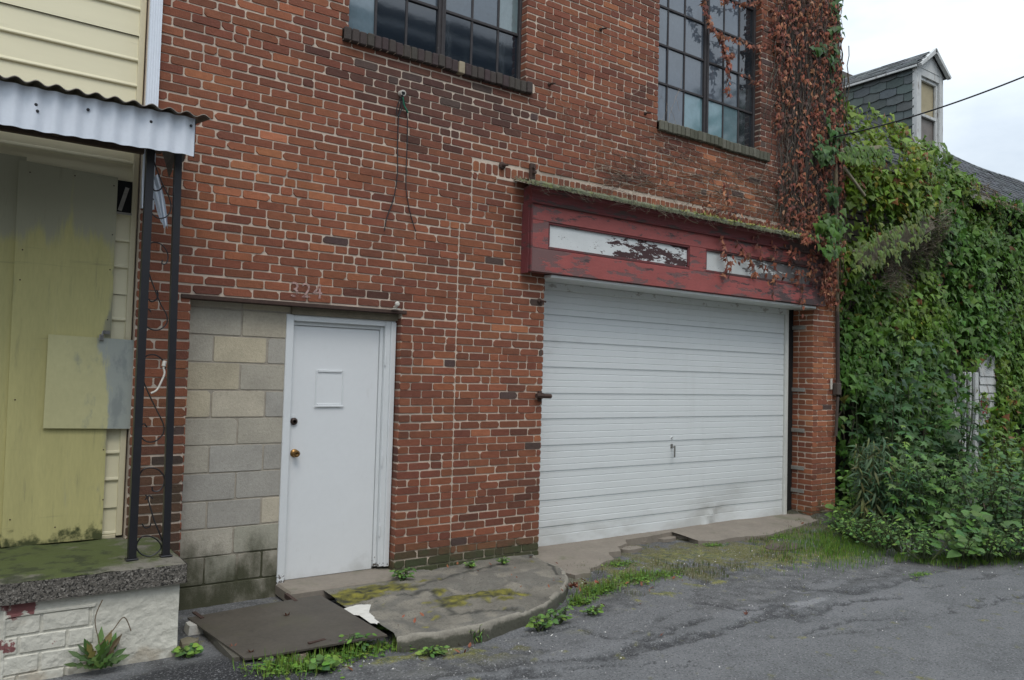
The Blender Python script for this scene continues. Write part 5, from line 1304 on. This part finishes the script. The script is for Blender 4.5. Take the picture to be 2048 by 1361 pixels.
GD = [(.044, .105, .036), (.052, .118, .036), (.038, .09, .032)]; GM = [(.082, .165, .034), (.088, .18, .036), (.060, .14, .036)]; GB = [(.15, .27, .04), (.18, .28, .045), (.12, .23, .04)]
def gp(px, py): g = G(px, py, .08); return (g.x, g.y, .05)
plant('maple_sapling', 'dark bluish-green maple sapling in the gap beside the brick pillar', 'sapling', (10.3, 5.65, .05), 2.5, .75, MAPLE, 12, 20, .19, GD)
plant('maple_sapling', 'dark broad-leaved maple sapling standing in front of the ivy left of the painted white boards', 'sapling', (11.3, 5.5, .05), 1.75, .7, MAPLE, 12, 18, .18, GD+GM[:1])
plant('narrow_weed', 'tall narrow-leaved weed clump with drooping blades nearest the brick pillar', 'weed', gp(1752, 1062), 1.15, .30, LANCE, 18, 34, .24, [(.060, .115, .055), (.07, .13, .06), (.12, .13, .045)], 'tall narrow-leaved weeds')
plant('narrow_weed', 'tall narrow-leaved weed clump to the right of the first one below the ivy', 'weed', gp(1800, 1068), .85, .25, LANCE, 12, 28, .22, [(.045, .10, .045), (.05, .11, .05)], 'tall narrow-leaved weeds')
plant('green_shrub', 'mid-green leafy shrub rising just in front of the painted white doorway boards', 'shrub', gp(1860, 1070), .95, .55, MAPLE, 12, 20, .12, GM)
plant('green_shrub', 'yellowish-green leafy shrub at the middle between the weeds and the doorway', 'shrub', gp(1828, 1060), 1.25, .45, MAPLE, 9, 18, .11, GB[:1]+GM)
plant('green_shrub', 'tall loose upright green weedy shrub just left of the far right edge of the photo', 'shrub', gp(2030, 1062), 1.3, .35, OVAL, 12, 24, .10, GM+GB[:1])
plant('green_shrub', 'slender light green shrub between the nearest tall narrow weed and the brick pillar', 'shrub', gp(1722, 1050), .8, .22, OVAL, 9, 18, .085, GM+GB[:1])
plant('tangled_shrub', 'tangled dark weedy shrub at the far right edge of the photo', 'shrub', gp(2035, 1080), 1.15, .75, OVAL, 22, 30, .10, GD+GM)
plant('tangled_shrub', 'tangled fine-leaved weedy shrub under the white doorway boards', 'shrub', gp(1965, 1060), .85, .6, LANCE, 20, 34, .13, GM+[(.09, .07, .04)])
plant('broadleaf_weed', 'low weed with big heart-shaped leaves at the middle of the weedy bank', 'weed', gp(1895, 1095), .42, .38, HEART, 11, 6, .14, GM, 'heart-leaved weeds on the bank', up=.5)
plant('broadleaf_weed', 'low weed with big heart-shaped leaves at the front of the bank by the asphalt', 'weed', gp(1925, 1112), .34, .36, HEART, 10, 6, .12, GM, 'heart-leaved weeds on the bank', up=.5)
plant('broadleaf_weed', 'low weed with big heart-shaped leaves nearest the right edge of the photo', 'weed', gp(2000, 1105), .38, .42, HEART, 10, 6, .12, GM, 'heart-leaved weeds on the bank', up=.5)
plant('broadleaf_weed', 'small heart-leaved weed close beside the foot of the right brick pillar', 'weed', gp(1685, 1045), .26, .18, HEART, 6, 5, .11, GB, 'heart-leaved weeds on the bank', up=.5)
for k, (px, py, h, s_) in enumerate(((1720, 1075, .30, .35), (1765, 1090, .34, .38), (1815, 1098, .36, .38), (1850, 1112, .26, .3), (1965, 1112, .34, .4), (2030, 1112, .38, .45), (1690, 1062, .18, .25))):
    plant('bank_weed', ('leafy weed clump just right of the brick pillar on the bank', 'leafy weed clump below the nearest tall narrow weed', 'leafy weed clump below the second tall narrow weed', 'low leafy weed clump at the front tip of the bank by the gravel', 'leafy weed clump in front of the tangled shrub under the boards', 'leafy weed clump lowest at the right edge of the photo', 'low leafy weed touching the base of the right brick pillar')[k],
          'weed', gp(px, py), h, s_, OVAL, 20, 10, .055, GM+GB[:1], 'leafy weeds on the bank')
# ground cover on the bank (nobody could count it)
def cover(name, n, fn, kind, sizes, cols, lab, cat='ground cover'):
    q = MB()
    for k in range(n):
        r_ = fn()
        if not r_: continue
        x, y, z = r_; a = U(0, 2*pi); sz = U(*sizes)
        if kind == 'grass': leaf(q, (x, y, z), Vector((cos(a)*.5, sin(a)*.5, 1)), Vector((cos(a), sin(a), 0))*-1, sz, [(0, 0), (-.05, .3), (-.04, .7), (0, 1), (.04, .7), (.05, .3)], jcol(random.choice(cols), .3), 0, U(-.8, -.1))
        else: leaf(q, (x, y, z+U(.005, .05)), Vector((cos(a), sin(a), U(-.2, .4))), Vector((U(-.3, .3), U(-.6, .1), 1)), sz, kind, jcol(random.choice(cols), .3), U(0, .3), U(0, .4))
    tag(q.build(name, M['leaf']), lab, cat, kind='stuff')
def f_bank():
    x = U(9.0, 14.5); y = U(3.4, 6.1); h, c = (0, 0)
    e = 3.75-.06*(x-9)+.15*F(x, 0, 0, 1.5)+(.9*sm(9.9, 9.0, x))
    return (x, y, .09+U(0, .13)*sm(e, e+.6, y)) if y > e and not (y > 5.85 and x < 9.5) else None
cover('ground_cover', 6500, f_bank, OVAL, (.035, .085), GM+GD+GB[:1], 'low leafy ground cover spreading over the bank under the shrubs')
def f_verge():
    g = G(random.gauss(1690, 70), random.gauss(1090, 20)) if R() < .72 else G(U(1790, 2060), random.gauss(1122, 7)); h, c = ground_fn(g.x, g.y); return (g.x, g.y, h) if g.y > 3.3 and g.y < 5.6 and (g.y > 4.1 or g.x > 7.8) else None
cover('grass_verge', 8000, f_verge, 'grass', (.02, .07), GB+GM[:1], 'bright short grass between the gravel and the leafy bank', 'grass')
def f_moss():
    x = U(4.5, 9.0); y = U(4.55, 5.85); h, c = ground_fn(x, y)
    n = F(x, y, 8, 1.9)+.35*F(x, y, 2, 7)
    return (x, y, h) if n > .16 and not (5.5 > x > 4.4 and y > 5.3 and False) else None
cover('sparse_grass', 13000, f_moss, 'grass', (.012, .045), [(.075, .10, .02), (.10, .11, .025), (.06, .11, .025), (.12, .08, .03)], 'thin mossy grass scattered over the gravel before the garage', 'grass')
# grass and weeds along the kerb
KW = [(640, 1330, .55, .10, 260, 'grassy weed tuft nearest the camera under the front edge of the steel plate'), (560, 1350, .3, .10, 200, 'grassy weed tuft at the bottom edge left of the kerb weeds'), (720, 1305, .35, .10, 200, 'grassy weed tuft below the right front corner of the steel plate'), (800, 1290, .3, .07, 110, 'grassy tuft where the kerb begins beside the steel plate'),
      (1200, 1180, .35, .10, 320, 'grass tuft right of the rounded kerb end'), (1270, 1160, .45, .09, 320, 'low grass patch below the crumbled driveway edge'), (1160, 1200, .22, .10, 170, 'grass tuft touching the rounded kerb end'), (1330, 1150, .35, .06, 180, 'thin grass patch right of the low grass by the driveway'),
      (1428, 1092, .25, .05, 110, 'small grass tuft at the middle of the driveway edge'), (1560, 1075, .35, .05, 160, 'low grass fringe along the right driveway edge'), (1240, 1130, .3, .06, 160, 'small grass tuft beneath the broken left driveway slab'), (1840, 1150, .25, .04, 90, 'tiny grass tuft in the asphalt before the bank')]
q = MB()
for (px, py, w, h, n_, lab) in KW:
    g = G(px, py)
    for k in range(int(n_*1.9)):
        x = random.gauss(g.x, w*.30); y = random.gauss(g.y, w*.16); hh, c = ground_fn(x, y); a = U(0, 2*pi)
        if R() < .5: leaf(q, (x, y, hh), Vector((cos(a)*.9, sin(a)*.9, 1)), Vector((-cos(a), -sin(a), 0)), h*U(.3, .85), [(0, 0), (-.045, .3), (-.035, .7), (0, 1), (.035, .7), (.045, .3)], jcol(random.choice(GB+[(.12, .14, .04)]), .3), 0, U(-.9, -.1))
        else: leaf(q, (x, y, hh+U(0, h*.45)), Vector((cos(a), sin(a), .2)), Vector((U(-.3, .3), U(-.6, 0), 1)), U(.014, .038), OVAL, jcol(random.choice(GM+GB+GB), .3), .1, .3)
tag(q.build('kerb_grass', M['leaf']), 'bright grass and small weeds growing along the kerb and the crumbled driveway edge', 'grass', kind='stuff')
KP = [(1080, 1240, .14, HEART, .045, 'leafy weed growing against the kerb left of its rounded end'), (955, 1262, .12, LANCE, .06, 'slender weed sprouting at the middle of the kerb'), (1112, 1228, .13, OVAL, .05, 'leafy weed at the foot of the rounded kerb end'), (1185, 1215, .08, OVAL, .045, 'small weed in the gravel off the kerb end'),
      (715, 1290, .14, OVAL, .05, 'leafy weed below the steel plate front edge'), (780, 1252, .07, HEART, .06, 'small broad weed at the right corner of the steel plate'), (865, 1290, .06, OVAL, .05, 'small flat weed in the gravel below the kerb start'), (805, 1160, .09, OVAL, .05, 'weed sprouting at the corner of the brick pier beside the door'),
      (1005, 1128, .06, OVAL, .035, 'small weed at the base of the brick pier near the garage'), (940, 1135, .05, OVAL, .035, 'tiny weed at the middle of the brick pier base'), (640, 1330, .08, HEART, .06, 'broad-leaved weed at the bottom edge in front of the steel plate'), (375, 1300, .07, HEART, .045, 'small weed at the foot of the white porch corner')]
for (px, py, h, kd, sz, lab) in KP:
    g = G(px, py, .04 if py > 1180 else .09); z = ground_fn(g.x, g.y)[0] if py > 1180 else .085
    plant('small_weed', lab, 'weed', (g.x, g.y, z), h, h*.6, kd, 7, 6, sz, GM+GB, 'small weeds at the kerb and wall foot', up=.4)
# ragged dandelion against the porch base
dn = thing('dandelion', 'large ragged dandelion-like weed with toothed leaves against the white porch base', 'weed', (.72, 4.98, .0)); q = MB()
base = P(200, 1290, 4.98); base.z = .02
for k, (a, l_, u_) in enumerate(tuple((U(-3.1, 3.1), U(.22, .40), U(.8, 3.2)) for _ in range(10))+((-2.6, .20, 1.5), (-2.2, .26, .9), (-1.2, .28, 1.2), (.2, .3, 1.6), (.5, .30, .25), (1.0, .32, 2.2), (2.0, .3, 1.8), (2.8, .30, .6), (-.4, .36, .5), (-1.7, .22, .4), (-.1, .42, 3.0), (3.1, .25, 2.2), (-1.4, .38, 2.4), (.9, .34, 3.2), (2.4, .3, 2.4), (-.8, .36, 1.6), (-2.9, .32, 1.3), (.1, .36, .8))):
    d = Vector((cos(a), sin(a)*.5-.25, u_)).normalized(); leaf(q, base+Vector((U(-.02, .02), U(-.02, .02), .02)), d, Vector((0, -.8, .6)), l_*.46, TOOTH, jcol((.06, .12, .025) if k % 5 else (.13, .10, .03), .45), U(.1, .8), U(.2, 1.0))
q.build('leaves', M['leaf'], dn)
q = MB(); q.cur = (.14, .10, .06)
for (pp_) in ([(200, 1290), (225, 1262), (248, 1235), (262, 1262)], [(200, 1290), (190, 1240), (205, 1200)]): q.tube(catm([P(a, b, 4.95) for a, b in pp_], 5), .0035, 4)
q.build('stalk', M['stem'], dn)
# fallen leaves
FL = [(568, 1237, .062, 'single red-brown fallen leaf lying in the middle of the steel plate'), (503, 1309, .04, 'crumpled red-brown leaf on the front left edge of the steel plate'), (458, 1309, .02, 'red-brown leaf on the ground just left of the steel plate corner'), (1312, 1276, .01, 'lone orange leaf on the asphalt below the garage'), (1490, 1230, .01, 'small orange leaf on the asphalt patch right of the lone orange leaf'), (1148, 1178, .03, 'brown leaf pile against the rounded kerb end')]
for px, py, z, lab in FL:
    g = G(px, py, z); q = MB()
    for k in range(1 if 'pile' not in lab else 8):
        leaf(q, (g.x+U(-.03, .03), g.y+U(-.02, .02), z+U(.004, .02)), Vector((U(-1, 1), U(-1, 1), .1)), Vector((U(-.4, .4), U(-.4, .4), 1)), U(.035, .05), MAPLE, jcol((.16, .06, .035), .3), U(-.9, -.4), U(-.9, -.3))
    tag(q.build('fallen_leaf', M['dead_leaf']), lab, 'leaf', 'fallen leaves')
def f_lit():
    px, py = random.choice([(1150, 1195, 30, 22), (700, 1310, 90, 14), (870, 1285, 60, 8), (1700, 1075, 60, 20), (1900, 1120, 120, 12), (1280, 1165, 60, 20), (1100, 1110, 30, 4), (460, 1312, 30, 6), (950, 1140, 60, 4)])[:2], None
    a, b = px; g = G(random.gauss(a, 50), random.gauss(b, 12)); z = ground_fn(g.x, g.y)[0] if g.y < 4.6 or g.x > 4.5 else .09
    return (g.x, g.y, z-.01) if g.y < 5.85 and g.x > 1.3 and not (1.3 < g.x < 2.42 and 4.55 < g.y < 5.75) else None
q = MB()
for k in range(200):
    r_ = f_lit()
    if r_: leaf(q, Vector(r_)+Vector((0, 0, .015)), Vector((U(-1, 1), U(-1, 1), .1)), Vector((U(-.5, .5), U(-.5, .5), 1)), U(.018, .045), OVAL, jcol((.20, .07, .035), .4), -.4, -.4)
tag(q.build('leaf_litter', M['dead_leaf']), 'scattered bits of red-brown leaf litter on the ground', 'leaf litter', kind='stuff')
# gravel chips
q = MB()
for k in range(5200):
    x = U(1.2, 9.2); y = U(3.0, 5.4); h, c = ground_fn(x, y)
    w = .35+.65*sm(3.7, 4.1, y)
    if R() > w or (x < 4.35 and y > 4.42) : continue
    s_ = U(.003, .009)*(1.6 if R() < .05 else 1); v_ = U(.05, .30); q.cur = (v_, v_*.98, v_*.97) if R() < .93 else (.6, .58, .55)
    pts = [(x+cos(a)*s_*U(.7, 1.2), y+sin(a)*s_*U(.7, 1.2)) for a in (0, 1.3, 2.5, 3.8, 5.1)]; top = q.vt((x+U(-.3, .3)*s_, y+U(-.3, .3)*s_, h+s_*U(.5, 1)))
    ids = [q.vt((a, b, h-.002)) for a, b in pts]
    for i in range(5): q.fc((ids[i], ids[(i+1) % 5], top))
tag(q.build('gravel', mat('gravel_chips', attr=True, rough=.9, var=0, bump=0)), 'loose grey gravel chips scattered on the crumbled asphalt', 'gravel', kind='stuff')
# rubble beside the plate
RB = [(398, 1258, .22, .055, (.50, .48, .43), 'white-painted chunk of concrete between porch and steel plate'), (378, 1292, .14, .05, (.17, .15, .10), 'thin mossy stone slab leaning by the white porch corner'), (540, 1322, .10, .05, (.42, .40, .36), 'pale broken stone under the front edge of the steel plate'), (600, 1316, .12, .05, (.25, .2, .15), 'brown broken stone in the dark gap under the plate front')]
for px, py, w, h, c, lab in RB:
    g = G(px, py, .01); q = MB(); q.cur = c; n_ = 8; r1 = []; r2 = []
    for i in range(n_):
        a = 2*pi*i/n_; rr_ = w*.5*U(.75, 1.15); r1.append(q.vt((g.x+cos(a)*rr_, g.y+sin(a)*rr_*.8, -.03))); r2.append(q.vt((g.x+cos(a)*rr_*.85, g.y+sin(a)*rr_*.65, h*U(.7, 1.1))))
    q.fc(r2)
    for i in range(n_): q.fc((r1[i], r1[(i+1) % n_], r2[(i+1) % n_], r2[i]))
    tag(q.build('rubble_stone', mat('rubble_%d' % px, c, rough=.95, bump=.8, bscale=50, bdist=.008)), lab, 'stone', 'rubble around the steel plate')
# house across the alley, seen only as a reflection in the left upstairs window
oh = thing('opposite_house', 'pale sided house with deep dark eaves across the alley, behind the viewer', 'house', (9, -7, 0))
q = MB(); q.box((7.5, -14, 0), (14.6, -7, 10.0)); q.build('wall', mat('dark_siding', (.09, .10, .11), rough=.8, var=.3), oh)
q = MB(); q.box((7.1, -14.4, 10.45), (15, -6.1, 10.6)); q.box((7.1, -14.4, 10.9), (15, -6.2, 11.15)); q.build('eaves', M['dark_roof'], oh)
q = MB(); q.box((7.2, -6.9, 10.0), (14.9, -6.6, 10.44)); q.box((7.2, -6.5, 10.61), (14.9, -6.3, 10.89)); q.build('trim', M['white_alum'], oh)
ot = thing('opposite_tree', 'tall dark leafy tree across the alley behind the viewer', 'tree', (26.5, -8, 0)); q = MB(); q.cur = (.08, .06, .04); q.tube([(26.5, -8, 0), (26.6, -8, 4), (26.3, -8, 10)], .3, 8, r2=.08); q.build('trunk', M['stem'], ot)
q = MB()
for k in range(3000):
    v = RV(1)
    if v.length > 1: continue
    p = Vector((26.5+v.x*4.0, -8+v.y*3, 9.5+v.z*4.6)); leaf(q, p, RV(1), RV(1), U(.3, .6), OVAL, jcol((.04, .08, .03), .4))
q.build('crown', M['leaf'], ot)
q = MB(); q.box((-12, -12, 0), (5.0, -6, 5.5)); tag(q.build('left_light_block', M['pale_siding']), 'plain pale block added unseen across the alley to cut light, left of the eaved house', 'building')  # unseen block added to hold sky light off the facade
q = MB(); q.box((14, -12, 0), (34, -6, 5.0)); tag(q.build('right_light_block', M['brown_wood']), 'low dark block added unseen across the alley behind the viewer to cut horizon light', 'building')  # unseen low block added to reduce light from the horizon
